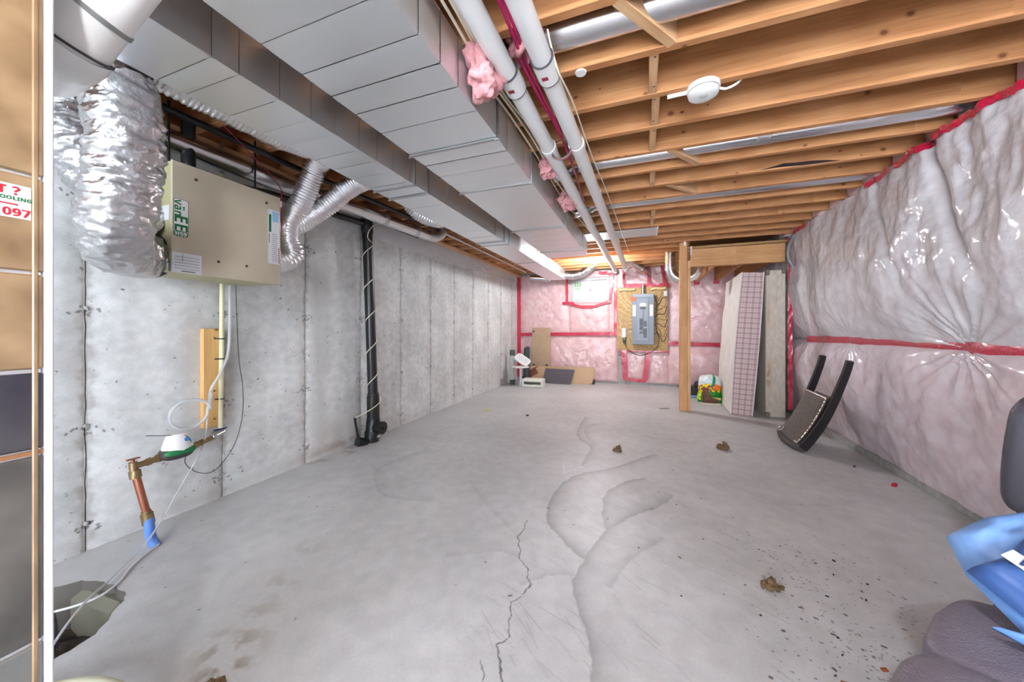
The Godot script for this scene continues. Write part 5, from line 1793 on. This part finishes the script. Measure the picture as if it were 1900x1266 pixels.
func stair_side():
	var t := thing("wooden_post", "two-ply wooden support post standing on the floor below the header", "post", V(0.53, 0, 5.3))
	var b := MB.new()
	b.box(V(0.513, 1.145, 5.30), Vector3(0.095, 2.29, 0.089), 0.003)
	part("ply", b, M.post, t)
	b = MB.new()
	b.box(V(0.583, 1.02, 5.315), Vector3(0.040, 2.04, 0.089), 0.003, Basis(), Vector2(1.3, 0.2))
	part("ply", b, M.wood2, t)
	b = MB.new()
	b.box(V(0.53, 2.27, 5.28), Vector3(0.03, 0.06, 0.05), 0.004)
	part("paper_tag", b, M.paper, t)
	b = MB.new()
	b.box(V(0.61, 2.17, 5.27), Vector3(0.02, 0.12, 0.02), 0.003)
	part("paper_tag", b, M.paper, t)
	t = thing("stair_header", "heavy doubled wooden beam from the post to the right-hand wall", "beam", V(1.1, 1.955, 5.3))
	b = MB.new()
	b.box(V(1.13, 2.073, 5.29), Vector3(1.06, 0.235, 0.038), 0.003)
	part("ply", b, M.post, t)
	b = MB.new()
	b.box(V(1.13, 2.073, 5.331), Vector3(1.06, 0.235, 0.038), 0.003, Basis(), Vector2(0.7, 0.3))
	part("ply", b, M.wood2, t)
	b = MB.new()
	b.box(V(1.13, 2.24, 5.55), Vector3(1.06, 0.05, 0.04), 0.003)
	part("ledger", b, M.wood2, t)
	b = MB.new()
	b.box(V(1.2, 2.24, 6.4), Vector3(1.3, 0.03, 2.0))
	tag(obj("landing_floor", b, M.subfloor), "wood sheet floor of the landing above the header", "floor deck")
	for q in [[0.93, "narrow joist running back to the pink wall, nearest the post"], [1.25, "narrow joist running back to the pink wall, above the mattress"], [1.57, "narrow joist running back to the pink wall, nearest the right corner"]]:
		t = thing("landing_joist", q[1], "joist", V(q[0], 1.98, 6.3), "joists behind the header")
		b = MB.new()
		b.box(V(q[0], 2.09, 6.36), Vector3(0.038, 0.22, 2.0), 0.003)
		part("board", b, M.wood, t)
		b = MB.new()
		b.box(V(q[0], 1.985, 7.27), Vector3(0.09, 0.10, 0.02), 0.004)
		part("red_tape", b, M.tape, t)
	# mattress and box spring
	var cream := mat(Color.WHITE, 0.85)
	cream.albedo_texture = ntex(841, 0.012, col(212, 206, 198), col(232, 228, 222), 4)
	var pw := 128
	var img := PackedByteArray()
	img.resize(pw * pw * 3)
	for y in pw:
		for x in pw:
			var c := Color(0.80, 0.71, 0.70)
			var fx := x % 64
			var fy := y % 64
			for f in [fx, fy]:
				if f < 20: c = c.lerp(Color(0.47, 0.34, 0.36), 0.30)
				elif f > 30 and f < 34 or f > 50 and f < 54: c = c.lerp(Color(0.93, 0.9, 0.88), 0.25)
				elif f > 40 and f < 44: c = c.lerp(Color(0.47, 0.34, 0.36), 0.35)
			img[(y * pw + x) * 3] = int(c.r * 255)
			img[(y * pw + x) * 3 + 1] = int(c.g * 255)
			img[(y * pw + x) * 3 + 2] = int(c.b * 255)
	var plaid := mat(Color.WHITE, 0.85)
	plaid.albedo_texture = ImageTexture.create_from_image(Image.create_from_data(pw, pw, false, Image.FORMAT_RGB8, img))
	t = thing("mattress", "white mattress on edge with a maroon plaid side, leaning right", "mattress", V(1.19, 0, 5.85))
	var lean := Basis(Vector3.UP, -0.04) * Basis(Vector3(0, 0, 1), -0.068)
	var at := V(1.19, 0, 5.27)
	b = MB.new()
	b.grid(30, 50, func(u: float, v: float):
		var bow := sin(PI * v) * 0.015 + wn2.get_noise_2d(u * 2.0, v * 3.0) * 0.012
		return at + lean * Vector3(-0.117 - bow, v * 1.84, -lerpf(1.15, 0.0, u)))
	part("top_panel", b, cream, t)
	b = MB.new()
	b.grid(30, 50, func(u: float, v: float): return at + lean * Vector3(0.117 + sin(PI * v) * 0.01, v * 1.84, -lerpf(0.0, 1.15, u)))
	part("bottom_panel", b, cream, t)
	b = MB.new()
	b.grid(6, 60, func(u: float, v: float): return at + lean * Vector3(lerpf(-0.117, 0.117, u) + (-0.015 * (1.0 - u) + 0.01 * u) * sin(PI * v), v * 1.84, 0.006 * sin(PI * u)), 1.75, 14.0)
	b.grid(6, 30, func(u: float, v: float): return at + lean * Vector3(lerpf(-0.117, 0.117, u), 1.84, -v * 1.15), 1.75, 9.0)
	part("plaid_border", b, plaid, t)
	b = MB.new()
	for sx in [-0.117, 0.117]:
		var p := []
		for k in 21:
			p.append(at + lean * Vector3(sx + (-0.015 if sx < 0 else 0.01) * sin(PI * k / 20.0), 1.84 * k / 20.0, 0.004))
		b.tube(p, 0.006, 8)
		b.tube([at + lean * Vector3(sx, 1.84, 0.004), at + lean * Vector3(sx, 1.84, -1.15)], 0.006, 8)
		b.tube([at + lean * Vector3(sx, 0.006, 0.004), at + lean * Vector3(sx, 0.006, -1.15)], 0.006, 8)
	part("piping", b, cream, t)
	t = thing("box_spring", "stained beige box spring on edge between the mattress and the right-hand wall", "box spring", V(1.56, 0, 5.85))
	var bw := 128
	var bh := 512
	var nn := bytes_of(851, 0.03, bw, bh, 4)
	img = PackedByteArray()
	img.resize(bw * bh * 3)
	for y in bh:
		for x in bw:
			var v := 0.76 + (nn[y * bw + x] - 128) * 0.0004
			var e := 0.0
			for s in [[10.0, 150.0, 16.0, 55.0, 0.4], [16.0, 370.0, 20.0, 50.0, 0.65], [70.0, 100.0, 8.0, 10.0, 0.5]]:
				e += exp(-pow((x - s[0]) / s[2], 2.0) - pow((y - s[1]) / s[3], 2.0)) * s[4] * clampf((nn[y * bw + x] - 70) / 70.0, 0.0, 1.2)
			img[(y * bw + x) * 3] = int(clampf(lerpf(v, 0.60, e), 0, 1) * 255)
			img[(y * bw + x) * 3 + 1] = int(clampf(lerpf(v - 0.045, 0.44, e), 0, 1) * 255)
			img[(y * bw + x) * 3 + 2] = int(clampf(lerpf(v - 0.10, 0.30, e), 0, 1) * 255)
	var stained := mat(Color.WHITE, 0.85)
	stained.albedo_texture = ImageTexture.create_from_image(Image.create_from_data(bw, bh, false, Image.FORMAT_RGB8, img))
	b = MB.new()
	b.box(V(1.562, 0.93, 5.86), Vector3(0.21, 1.86, 1.15), 0.012)
	part("frame", b, mat(col(186, 176, 164), 0.85), t)
	b = MB.new()
	b.grid(4, 40, func(u: float, v: float): return V(lerpf(1.463, 1.661, u), lerpf(0.012, 1.848, v), 5.283))
	var bsm: ArrayMesh = b.mesh()
	var bo := put("end_panel", flip_v(bsm), stained, t)
	bo.position = -t.position
	for q in [[1.475, 0.03], [1.475, 1.83], [1.65, 1.84]]:
		b = MB.new()
		cushion(b, V(q[0], q[1], 5.285), Vector3(0.025, 0.035, 0.02), Basis(), 0.5, 0.0, 8.0, 1, 16, 10)
		part("corner_guard", b, mat(col(110, 98, 92), 0.6), t)
	# things beyond the post
	t = thing("garden_bag", "bright green and yellow plastic bag with white top beside the mattress", "bag", V(1.0, 0, 6.05))
	var gw := 96
	var gh := 128
	img = PackedByteArray()
	img.resize(gw * gh * 3)
	var gn := fnl(861, 0.09, 2)
	var gn2 := fnl(862, 0.14, 2)
	for y in gh:
		for x in gw:
			var c := Color(0.05, 0.52, 0.14)
			var f := 1.0 - y / float(gh)
			var n := gn.get_noise_2d(x, y * 0.8)
			if f > 0.70: c = Color(0.82, 0.86, 0.86)
			elif f > 0.42:
				c = Color(0.95, 0.82, 0.08) if n > 0.0 else (Color(0.9, 0.35, 0.3) if gn2.get_noise_2d(x, y) > 0.12 else Color(0.06, 0.40, 0.14))
			elif x < 22 and f > 0.1: c = Color(0.45, 0.75, 0.12) if n > 0.0 else Color(0.9, 0.88, 0.2)
			if Vector2(x - 66, (y - 50)).length() < 13.0: c = Color(0.98, 0.50, 0.14)
			if f > 0.60 and absf(x - 52 - (f - 0.6) * 20.0) < 4.0: c = Color(0.05, 0.55, 0.40)
			if f < 0.22 and f > 0.14 and x > 44 and x < 76: c = Color(0.95, 0.85, 0.5)
			var i := (y * gw + x) * 3
			img[i] = int(c.r * 255)
			img[i + 1] = int(c.g * 255)
			img[i + 2] = int(c.b * 255)
	var gm := mat(Color.WHITE, 0.35)
	gm.albedo_texture = ImageTexture.create_from_image(Image.create_from_data(gw, gh, false, Image.FORMAT_RGB8, img))
	b = MB.new()
	var gn3 := fnl(863, 6.0, 3)
	b.grid(28, 30, func(u: float, v: float):
		var w := 0.165 * (1.0 - 0.25 * pow(v, 4.0))
		var a := PI * u
		var x := -cos(a) * w * (1.0 + 0.06 * sin(v * 9.0))
		var z := sin(a) * 0.12 * sqrt(maxf(0.0, 1.0 - pow(v, 5.0))) + gn3.get_noise_2d(u * 1.0, v) * 0.02
		return V(0.955 + x, v * 0.42 - 0.02 * pow(absf(x / w), 2.0) * v * 3.0, 6.07 - z))
	var front := flip_v(b.mesh())
	var fo := put("printed_sack", front, gm, t)
	fo.position = -t.position
	b = MB.new()
	cushion(b, V(0.955, 0.20, 6.10), Vector3(0.15, 0.20, 0.08), Basis(), 0.5, 0.02, 8.0, 4, 28, 18)
	part("sack_back", b, mat(col(220, 224, 222), 0.4), t)
	t = thing("leather_boot", "single brown leather work boot in front of the green bag", "boot", V(0.93, 0, 5.86))
	b = MB.new()
	puff(b, V(0.90, 0.0, 5.86), Basis(), [Vector2(-0.08, 0.02), Vector2(0.12, 0.02), Vector2(0.15, 0.04), Vector2(0.14, 0.075), Vector2(0.06, 0.10), Vector2(0.015, 0.15), Vector2(0.01, 0.24), Vector2(-0.07, 0.25), Vector2(-0.075, 0.12)], 0.045, 0.045, 0.01, 14.0, 3)
	var upper := part("upper", b, mat(col(98, 62, 44), 0.55), t)
	b = MB.new()
	b.box(V(0.93, 0.012, 5.86), Vector3(0.25, 0.026, 0.09), 0.008)
	part("sole", b, mat(col(214, 206, 186), 0.6), t)
	for k in 4:
		b = MB.new()
		b.tube([V(0.89 + k * 0.008, 0.20 - k * 0.03, 5.82), V(0.93 + k * 0.012, 0.195 - k * 0.03, 5.82)], 0.003, 6)
		part("lace", b, mat(col(190, 150, 90), 0.6), upper)
	t = thing("black_case", "small black case with a rounded lid behind the wooden post", "case", V(0.86, 0.035, 6.45))
	b = MB.new()
	b.box(V(0.83, 0.10, 6.45), Vector3(0.26, 0.13, 0.18), 0.012)
	part("body", b, mat(col(36, 38, 44), 0.5), t)
	b = MB.new()
	cushion(b, V(0.86, 0.20, 6.45), Vector3(0.075, 0.06, 0.07), Basis(), 0.6, 0.01, 9.0, 2, 24, 14)
	part("lid", b, mat(col(30, 26, 42), 0.45), t)
	b = MB.new()
	cushion(b, V(0.84, 0.017, 6.43), Vector3(0.17, 0.02, 0.13), Basis(), 0.45, 0.012, 9.0, 5, 28, 12)
	tag(obj("folded_cloth", b, mat(col(110, 160, 196), 0.9)), "flat pale blue folded cloth under the small black case", "cloth")
	b = MB.new()
	b.tube(spline([V(1.76, 2.30, 5.12), V(1.70, 2.24, 5.12), V(1.645, 2.11, 5.12), V(1.64, 1.97, 5.12), V(1.69, 1.86, 5.12)], 0.02), 0.018, 14)
	tag(obj("grey_conduit", b, mat(col(128, 130, 134), 0.4)), "bent grey plastic conduit at the top right above the box spring", "pipe")

func flip_v(m: ArrayMesh) -> ArrayMesh:
	var a := m.surface_get_arrays(0)
	var uv: PackedVector2Array = a[Mesh.ARRAY_TEX_UV]
	for i in uv.size():
		uv[i].y = 1.0 - uv[i].y
	a[Mesh.ARRAY_TEX_UV] = uv
	var o := ArrayMesh.new()
	o.add_surface_from_arrays(Mesh.PRIMITIVE_TRIANGLES, a)
	return o

func right_side():
	# the chair back leaning upside down on the right-hand wall
	var t := thing("chair_back", "upside-down dining chair back with nailhead trim leaning on the plastic wall", "chair back", V(1.4, 0, 4.1))
	var wal := mat(col(26, 24, 28), 0.4)
	var R := [V(1.352, 0.035, 3.90), V(1.40, 0.12, 3.875), V(1.465, 0.26, 3.845), V(1.52, 0.42, 3.81), V(1.565, 0.60, 3.77), V(1.595, 0.76, 3.725), V(1.605, 0.85, 3.70)]
	var Lp := []
	for q in R:
		Lp.append(q + Vector3(0.0, 0.012, -0.465))
	for s in [R, Lp]:
		var sp := spline(s, 0.03)
		var b := MB.new()
		# square section swept along the bent post
		var prev := []
		for i in sp.size():
			var d: Vector3 = (sp[mini(i + 1, sp.size() - 1)] - sp[maxi(i - 1, 0)]).normalized()
			var side := Vector3(0, 0, -1)
			side = (side - d * side.dot(d)).normalized()
			var nrm := side.cross(d)
			var f := float(i) / sp.size()
			var hw := 0.019
			var hd := lerpf(0.036, 0.021, f)
			var ring := [sp[i] + side * hw + nrm * hd, sp[i] - side * hw + nrm * hd, sp[i] - side * hw - nrm * hd, sp[i] + side * hw - nrm * hd]
			if i > 0:
				b.flat()
				for k in 4:
					var mid: Vector3 = (ring[k] + ring[(k + 1) % 4]) * 0.5 - sp[i]
					b.quad_out(prev[k], prev[(k + 1) % 4], ring[(k + 1) % 4], ring[k], mid)
			if i == 0 or i == sp.size() - 1:
				b.quad_out(ring[0], ring[1], ring[2], ring[3], d * (-1.0 if i == 0 else 1.0))
			prev = ring
		part("back_post", b, wal, t)
	var fab := mat(Color.WHITE, 0.9)
	fab.albedo_texture = ntex(871, 0.02, col(74, 64, 56), col(112, 100, 88), 4)
	fab.rim_enabled = true
	fab.rim = 0.4
	tri_scale(fab, 2.0)
	var curve := spline(R, 0.01)
	var n := int(curve.size() * 0.60)
	# padded panel that follows the bend between the posts
	var pan := func(u: float, v: float, off: float) -> Vector3:
		var p: Vector3 = curve[clampi(int(v * n), 0, n)]
		var q: Vector3 = curve[clampi(int(v * n) + 1, 0, curve.size() - 1)]
		var d := (q - p).normalized()
		var nr := Vector3(0, 0, 1).cross(d).normalized()
		if nr.x > 0.0: nr = -nr
		return p + Vector3(0, 0.012 * u, lerpf(-0.02, -0.445, u)) + nr * off
	var b := MB.new()
	b.grid(16, 30, func(u: float, v: float): return pan.call(1.0 - u, v, 0.04 + 0.03 * pow(maxf(0.0, sin(PI * u) * sin(PI * v)), 0.3)))
	b.grid(16, 30, func(u: float, v: float): return pan.call(u, v, -0.035))
	part("padded_panel", b, fab, t)
	b = MB.new()
	b.tube(spline([R[0] + Vector3(-0.01, 0.0, 0.018), R[0] + Vector3(-0.035, -0.004, -0.1), R[0] + Vector3(-0.045, 0.0, -0.23), R[0] + Vector3(-0.035, 0.008, -0.36), R[0] + Vector3(-0.01, 0.015, -0.483)], 0.02), 0.036, 16)
	part("top_rail", b, mat(col(78, 72, 68), 0.7), t)
	var nail := MB.new()
	nail.lathe([Vector2(0.0075, 0), Vector2(0.0055, 0.004), Vector2(0, 0.006)], Transform3D(), 8)
	var nm := nail.mesh()
	var pts := []
	for k in 34:
		pts.append(pan.call(0.03, k / 34.0 * 0.92 + 0.07, 0.046))
	for k in 24:
		pts.append(pan.call(0.03 + k / 24.0 * 0.94, 0.07, 0.05))
	for k in 24:
		pts.append(pan.call(0.03 + k / 24.0 * 0.94, 0.985, 0.046))
	for p in pts:
		put("nailhead", nm, M.chrome, t, Transform3D(Basis(Vector3(0, 0, 1), 0.95), p - t.position))
	b = MB.new()
	var c: Vector3 = pan.call(0.78, 0.13, 0.088)
	var ring := []
	for k in 25:
		var a := TAU * k / 24.0
		var d: Vector3 = pan.call(0.78, 0.16, 0.088) - pan.call(0.78, 0.10, 0.088)
		ring.append(c + d.normalized() * sin(a) * 0.036 + Vector3(0, 0, 1) * cos(a) * 0.036)
	b.tube(ring, 0.006, 8, false)
	part("ring_pull", b, M.chrome, t)
	# leather furniture at the right edge
	t = thing("leather_ottoman", "black leather padded seat with a deep crease at the lower right corner", "ottoman", V(0.85, 0, 0.85))
	var ax := Vector3(-0.66, 0, 0.75).normalized()
	var bx := Vector3(0.74, 0, 0.66).normalized()
	var bas := Basis(bx, Vector3.UP, bx.cross(Vector3.UP).normalized())
	var C := V(0.75, 0.40, 1.19)
	for k in 2:
		b = MB.new()
		cushion(b, C + ax * (0.155 + k * 0.31) + bx * 0.33, Vector3(0.36, 0.085, 0.168), bas, 0.27, 0.012, 5.0, 10 + k, 72, 36)
		part("seat_pad", b, M.leather, t)
	b = MB.new()
	b.box(C + ax * 0.31 + bx * 0.33 - Vector3(0, 0.14, 0), Vector3(0.64, 0.14, 0.60), 0.02, bas)
	part("base", b, M.leather, t)
	for q in [[0.06, 0.06], [0.06, 0.60], [0.56, 0.06], [0.56, 0.60]]:
		b = MB.new()
		b.cyl(C + ax * q[0] + bx * q[1] - Vector3(0, 0.385, 0), C + ax * q[0] + bx * q[1] - Vector3(0, 0.20, 0), 0.022, 14)
		part("foot", b, M.black, t)
	t = thing("leather_chair", "black leather chair back with ruched panel and stitched side at the right edge", "chair", V(1.35, 0, 1.62))
	var yaw := Basis(Vector3.UP, -0.75)
	b = MB.new()
	var rn := fnl(881, 5.0, 3)
	# side bolster
	var bc := V(1.195, 0.705, 1.66)
	cushion(b, bc, Vector3(0.062, 0.195, 0.06), yaw * Basis(Vector3(0, 0, 1), -0.08), 0.6, 0.006, 6.0, 2, 40, 28)
	part("side_bolster", b, M.dark_leather, t)
	b = MB.new()
	b.grid(30, 90, func(u: float, v: float):
		var x := lerpf(-0.02, 0.5, u)
		var wr := sin(v * 52.0 + rn.get_noise_2d(u * 1.2, v * 2.0) * 7.0) * 0.009 * clampf(1.2 - u, 0.3, 1.0)
		return bc + yaw * Vector3(x + 0.05, lerpf(-0.18, 0.19, v), 0.045 + 0.03 * sin(PI * v) + wr))
	part("ruched_panel", b, M.dark_leather, t)
	b = MB.new()
	for o in [0.028, 0.042]:
		var p := []
		for k in 24:
			var v := k / 23.0
			p.append(bc + yaw * Vector3(o - 0.004, lerpf(-0.18, 0.185, v), 0.052 + 0.022 * sin(PI * v)))
		b.tube(p, 0.003, 6)
	part("stitched_seam", b, M.rubber, t)
	b = MB.new()
	b.box(bc + yaw * Vector3(0.33, 0.0, -0.06), Vector3(0.6, 0.34, 0.09), 0.03, yaw)
	part("back_shell", b, M.black, t)
	b = MB.new()
	b.box(bc + yaw * Vector3(-0.02, 0.135, -0.06), Vector3(0.03, 0.035, 0.03), 0.006, yaw)
	part("recline_knob", b, M.black, t)
	b = MB.new()
	b.tube([V(1.20, 0.50, 1.70), V(1.19, 0.30, 1.72), V(1.17, 0.0, 1.78)], 0.018, 12)
	part("leg", b, M.black, t)
	b = MB.new()
	b.tube([V(1.6, 0.50, 1.45), V(1.62, 0.0, 1.5)], 0.018, 12)
	part("leg", b, M.black, t)
	b = MB.new()
	b.tube([V(1.0, 0.34, 1.33), V(0.95, 0.0, 1.36)], 0.018, 12)
	part("leg", b, M.black, t)
	b = MB.new()
	b.box(V(1.32, 0.39, 1.40), Vector3(0.6, 0.12, 0.5), 0.04, yaw)
	part("seat", b, M.leather, t)
	# blue bag slung on the chair
	t = thing("blue_bag", "pale blue nylon bag with dark flap and white name strip by the leather chair", "bag", V(0.95, 0.3, 1.3))
	var blue := mat(Color.WHITE, 0.5)
	blue.albedo_texture = ntex(891, 0.01, col(96, 140, 202), col(126, 168, 222), 3)
	var navy := mat(col(52, 84, 140), 0.45)
	# the bag lies back over the seat's far edge
	var lo := V(0.655, 0.50, 0.99)
	var hi := V(0.87, 0.72, 1.215)
	var up := (hi - lo).normalized()
	var rt := Vector3(0.74, 0, 0.66)
	rt = (rt - up * rt.dot(up)).normalized()
	var fw := rt.cross(up)
	var bb := Basis(rt, up, fw)
	var mid := V(0.765, 0.605, 1.105) + rt * 0.05
	b = MB.new()
	puff(b, mid, bb, [Vector2(-0.150, 0.005), Vector2(-0.105, 0.09), Vector2(-0.05, 0.145), Vector2(0.02, 0.17), Vector2(0.22, 0.17), Vector2(0.24, -0.16), Vector2(-0.02, -0.15), Vector2(-0.105, -0.075)], 0.055, 0.055, 0.06, 7.0, 5, 24, 0.4)
	part("pouch", b, blue, t)
	b = MB.new()
	puff(b, mid + fw * 0.035, bb, [Vector2(-0.10, -0.085), Vector2(-0.06, -0.02), Vector2(-0.045, 0.04), Vector2(0.02, 0.08), Vector2(0.22, 0.10), Vector2(0.24, -0.19), Vector2(0.02, -0.16)], 0.045, 0.02, 0.04, 8.0, 9, 22, 0.45)
	part("flap", b, navy, t)
	b = MB.new()
	puff(b, mid - up * 0.11 + fw * 0.02, bb, [Vector2(-0.01, 0.0), Vector2(0.02, 0.02), Vector2(0.2, -0.03), Vector2(0.2, -0.13), Vector2(0.05, -0.10), Vector2(0.0, -0.07), Vector2(-0.055, -0.065), Vector2(-0.015, -0.05)], 0.03, 0.025, 0.03, 7.0, 7, 14, 0.45)
	part("tail", b, blue, t)
	b = MB.new()
	var sb := bb * Basis(Vector3(0, 0, 1), -0.5)
	b.box(mid + fw * 0.092 + rt * 0.012 - up * 0.075, Vector3(0.14, 0.026, 0.003), 0.0015, sb)
	var strip_part := part("name_strip", b, mat(col(206, 212, 212), 0.5), t)
	text("War", 0.018, mat(col(40, 60, 110), 0.5), strip_part, Transform3D(sb, mid + fw * 0.0948 - rt * 0.010 - up * 0.063))

func small_things():
	rng.seed = 900
	var brown := mat(Color.WHITE, 0.95)
	brown.albedo_texture = ntex(901, 0.06, col(70, 52, 34), col(150, 124, 92), 4)
	tri_scale(brown, 8.0)
	for q in [[0.525, 1.80, 0.034, "large brown fibre clump on the floor nearest the leather seat"], [0.70, 3.72, 0.045, "flat brown fibre clump on the floor before the mattress"], [-0.21, 3.33, 0.035, "brown fibre clump beside the curved ridge in mid floor"], [-1.235, 0.685, 0.028, "ragged brown dirt clump on the floor near the furnace foot"]]:
		var t := thing("fibre_clump", q[3], "fibre clump", V(q[0], 0, q[1]), "brown fibre clumps on the floor")
		var b := MB.new()
		cushion(b, Vector3(0, q[2] * 0.5, 0), Vector3(q[2], q[2] * 0.62, q[2] * 0.7), Basis(Vector3.UP, q[0] * 5.0), 0.9, q[2] * 1.1, 26.0, int(q[0] * 100) + 7, 40, 24)
		cushion(b, Vector3(-q[2] * 0.9, q[2] * 0.35, -q[2] * 0.1), Vector3(q[2] * 0.6, q[2] * 0.34, q[2] * 0.4), Basis(), 0.9, q[2] * 0.8, 30.0, 3, 28, 16)
		obj("clump", b, brown, t)
		b = MB.new()
		for k in 26:
			var a := rng.randf() * TAU
			var d: Vector3 = Vector3(cos(a), rng.randf_range(-0.15, 0.9), sin(a)) * q[2]
			b.tube([d * 0.6 + Vector3(0, q[2] * 0.45, 0), d * 1.1 + Vector3(rng.randfn(), rng.randfn() * 0.5, rng.randfn()) * 0.004 + Vector3(0, q[2] * 0.42, 0)], 0.0007, 4, false)
		obj("loose_fibres", b, brown, t).set_meta("kind", "stuff")
	# litter
	var chip := func(called: String, label: String, x: float, z: float, s: Vector3, m: Material, yaw := 0.0, group := ""):
		var b := MB.new()
		b.box(Vector3(0, s.y * 0.5, 0), s, minf(s.y, 0.006) * 0.4, Basis(Vector3.UP, yaw) * Basis(Vector3(0, 0, 1), 0.03))
		var o := obj(called, b, m)
		o.position = V(x, 0, z)
		tag(o, label, "litter", group)
	chip.call("yellow_scrap", "flat yellow scrap on the floor near the far concrete wall", -2.0, 4.37, Vector3(0.09, 0.008, 0.05), mat(col(210, 206, 90), 0.6), 0.4)
	chip.call("black_chip", "small square black chip on the far floor", -1.39, 4.28, Vector3(0.035, 0.012, 0.03), M.rubber, 0.2)
	chip.call("red_scrap", "small red plastic piece on the floor by the right-hand wall", 1.672, 3.28, Vector3(0.035, 0.022, 0.02), mat(col(200, 30, 56), 0.4), 0.7)
	chip.call("purple_bead", "tiny dark purple bit under the leaning chair back", 1.60, 3.62, Vector3(0.014, 0.012, 0.014), mat(col(70, 20, 60), 0.4), 0.3)
	chip.call("dry_leaf", "small rust-brown dry leaf on the floor near the leather seat", 0.74, 1.50, Vector3(0.02, 0.008, 0.012), mat(col(150, 84, 50), 0.8), 0.3)
	chip.call("grey_string", "short grey-green string on the floor left of the post", 0.28, 5.33, Vector3(0.13, 0.008, 0.02), mat(col(112, 122, 96), 0.8), 0.25)
	rng.seed = 910
	var nm := [M.rubber, mat(col(52, 44, 38), 0.9)]
	for q in [[0.77, 2.07], [0.81, 2.0], [0.86, 2.12], [0.72, 1.83], [0.64, 1.52], [0.66, 1.60], [0.86, 1.86], [0.92, 1.98], [0.74, 1.42], [0.58, 1.42], [0.55, 2.1], [0.43, 1.62], [0.62, 1.30], [0.70, 1.35]]:
		chip.call("dirt_crumb", "one of the dark dirt crumbs scattered before the leather seat", q[0], q[1], Vector3(rng.randf_range(0.006, 0.016), rng.randf_range(0.003, 0.007), rng.randf_range(0.004, 0.008)), nm[rng.randi() % 2], rng.randf() * 3.0, "dark dirt crumbs before the leather seat")
	for q in [[0.10, 2.6], [0.2, 2.45], [-0.02, 1.9], [0.3, 2.1], [0.36, 2.6], [0.15, 1.62]]:
		chip.call("floor_speck", "one of the tiny dark specks in the middle of the floor", q[0], q[1], Vector3(0.008, 0.004, 0.006), M.rubber, rng.randf() * 3.0, "tiny dark specks in mid floor")
	var b := MB.new()
	b.tube(spline([V(0.585, 0.006, 1.40), V(0.61, 0.010, 1.395), V(0.64, 0.006, 1.40), V(0.655, 0.010, 1.385)], 0.01), 0.003, 6)
	tag(obj("twig", b, mat(col(110, 78, 50), 0.8)), "short bent brown twig beside the leather seat's edge", "litter")
	b = MB.new()
	var p := []
	for k in 41:
		var a := TAU * k / 40.0
		p.append(V(-1.46 + cos(a) * 0.26, 0.045, 0.37 + sin(a) * 0.20))
	b.tube(p, 0.014, 16, false)
	tag(obj("hose_ring", b, mat(col(206, 206, 180), 0.4)), "curved cream plastic rim on the floor at the bottom left", "tub")
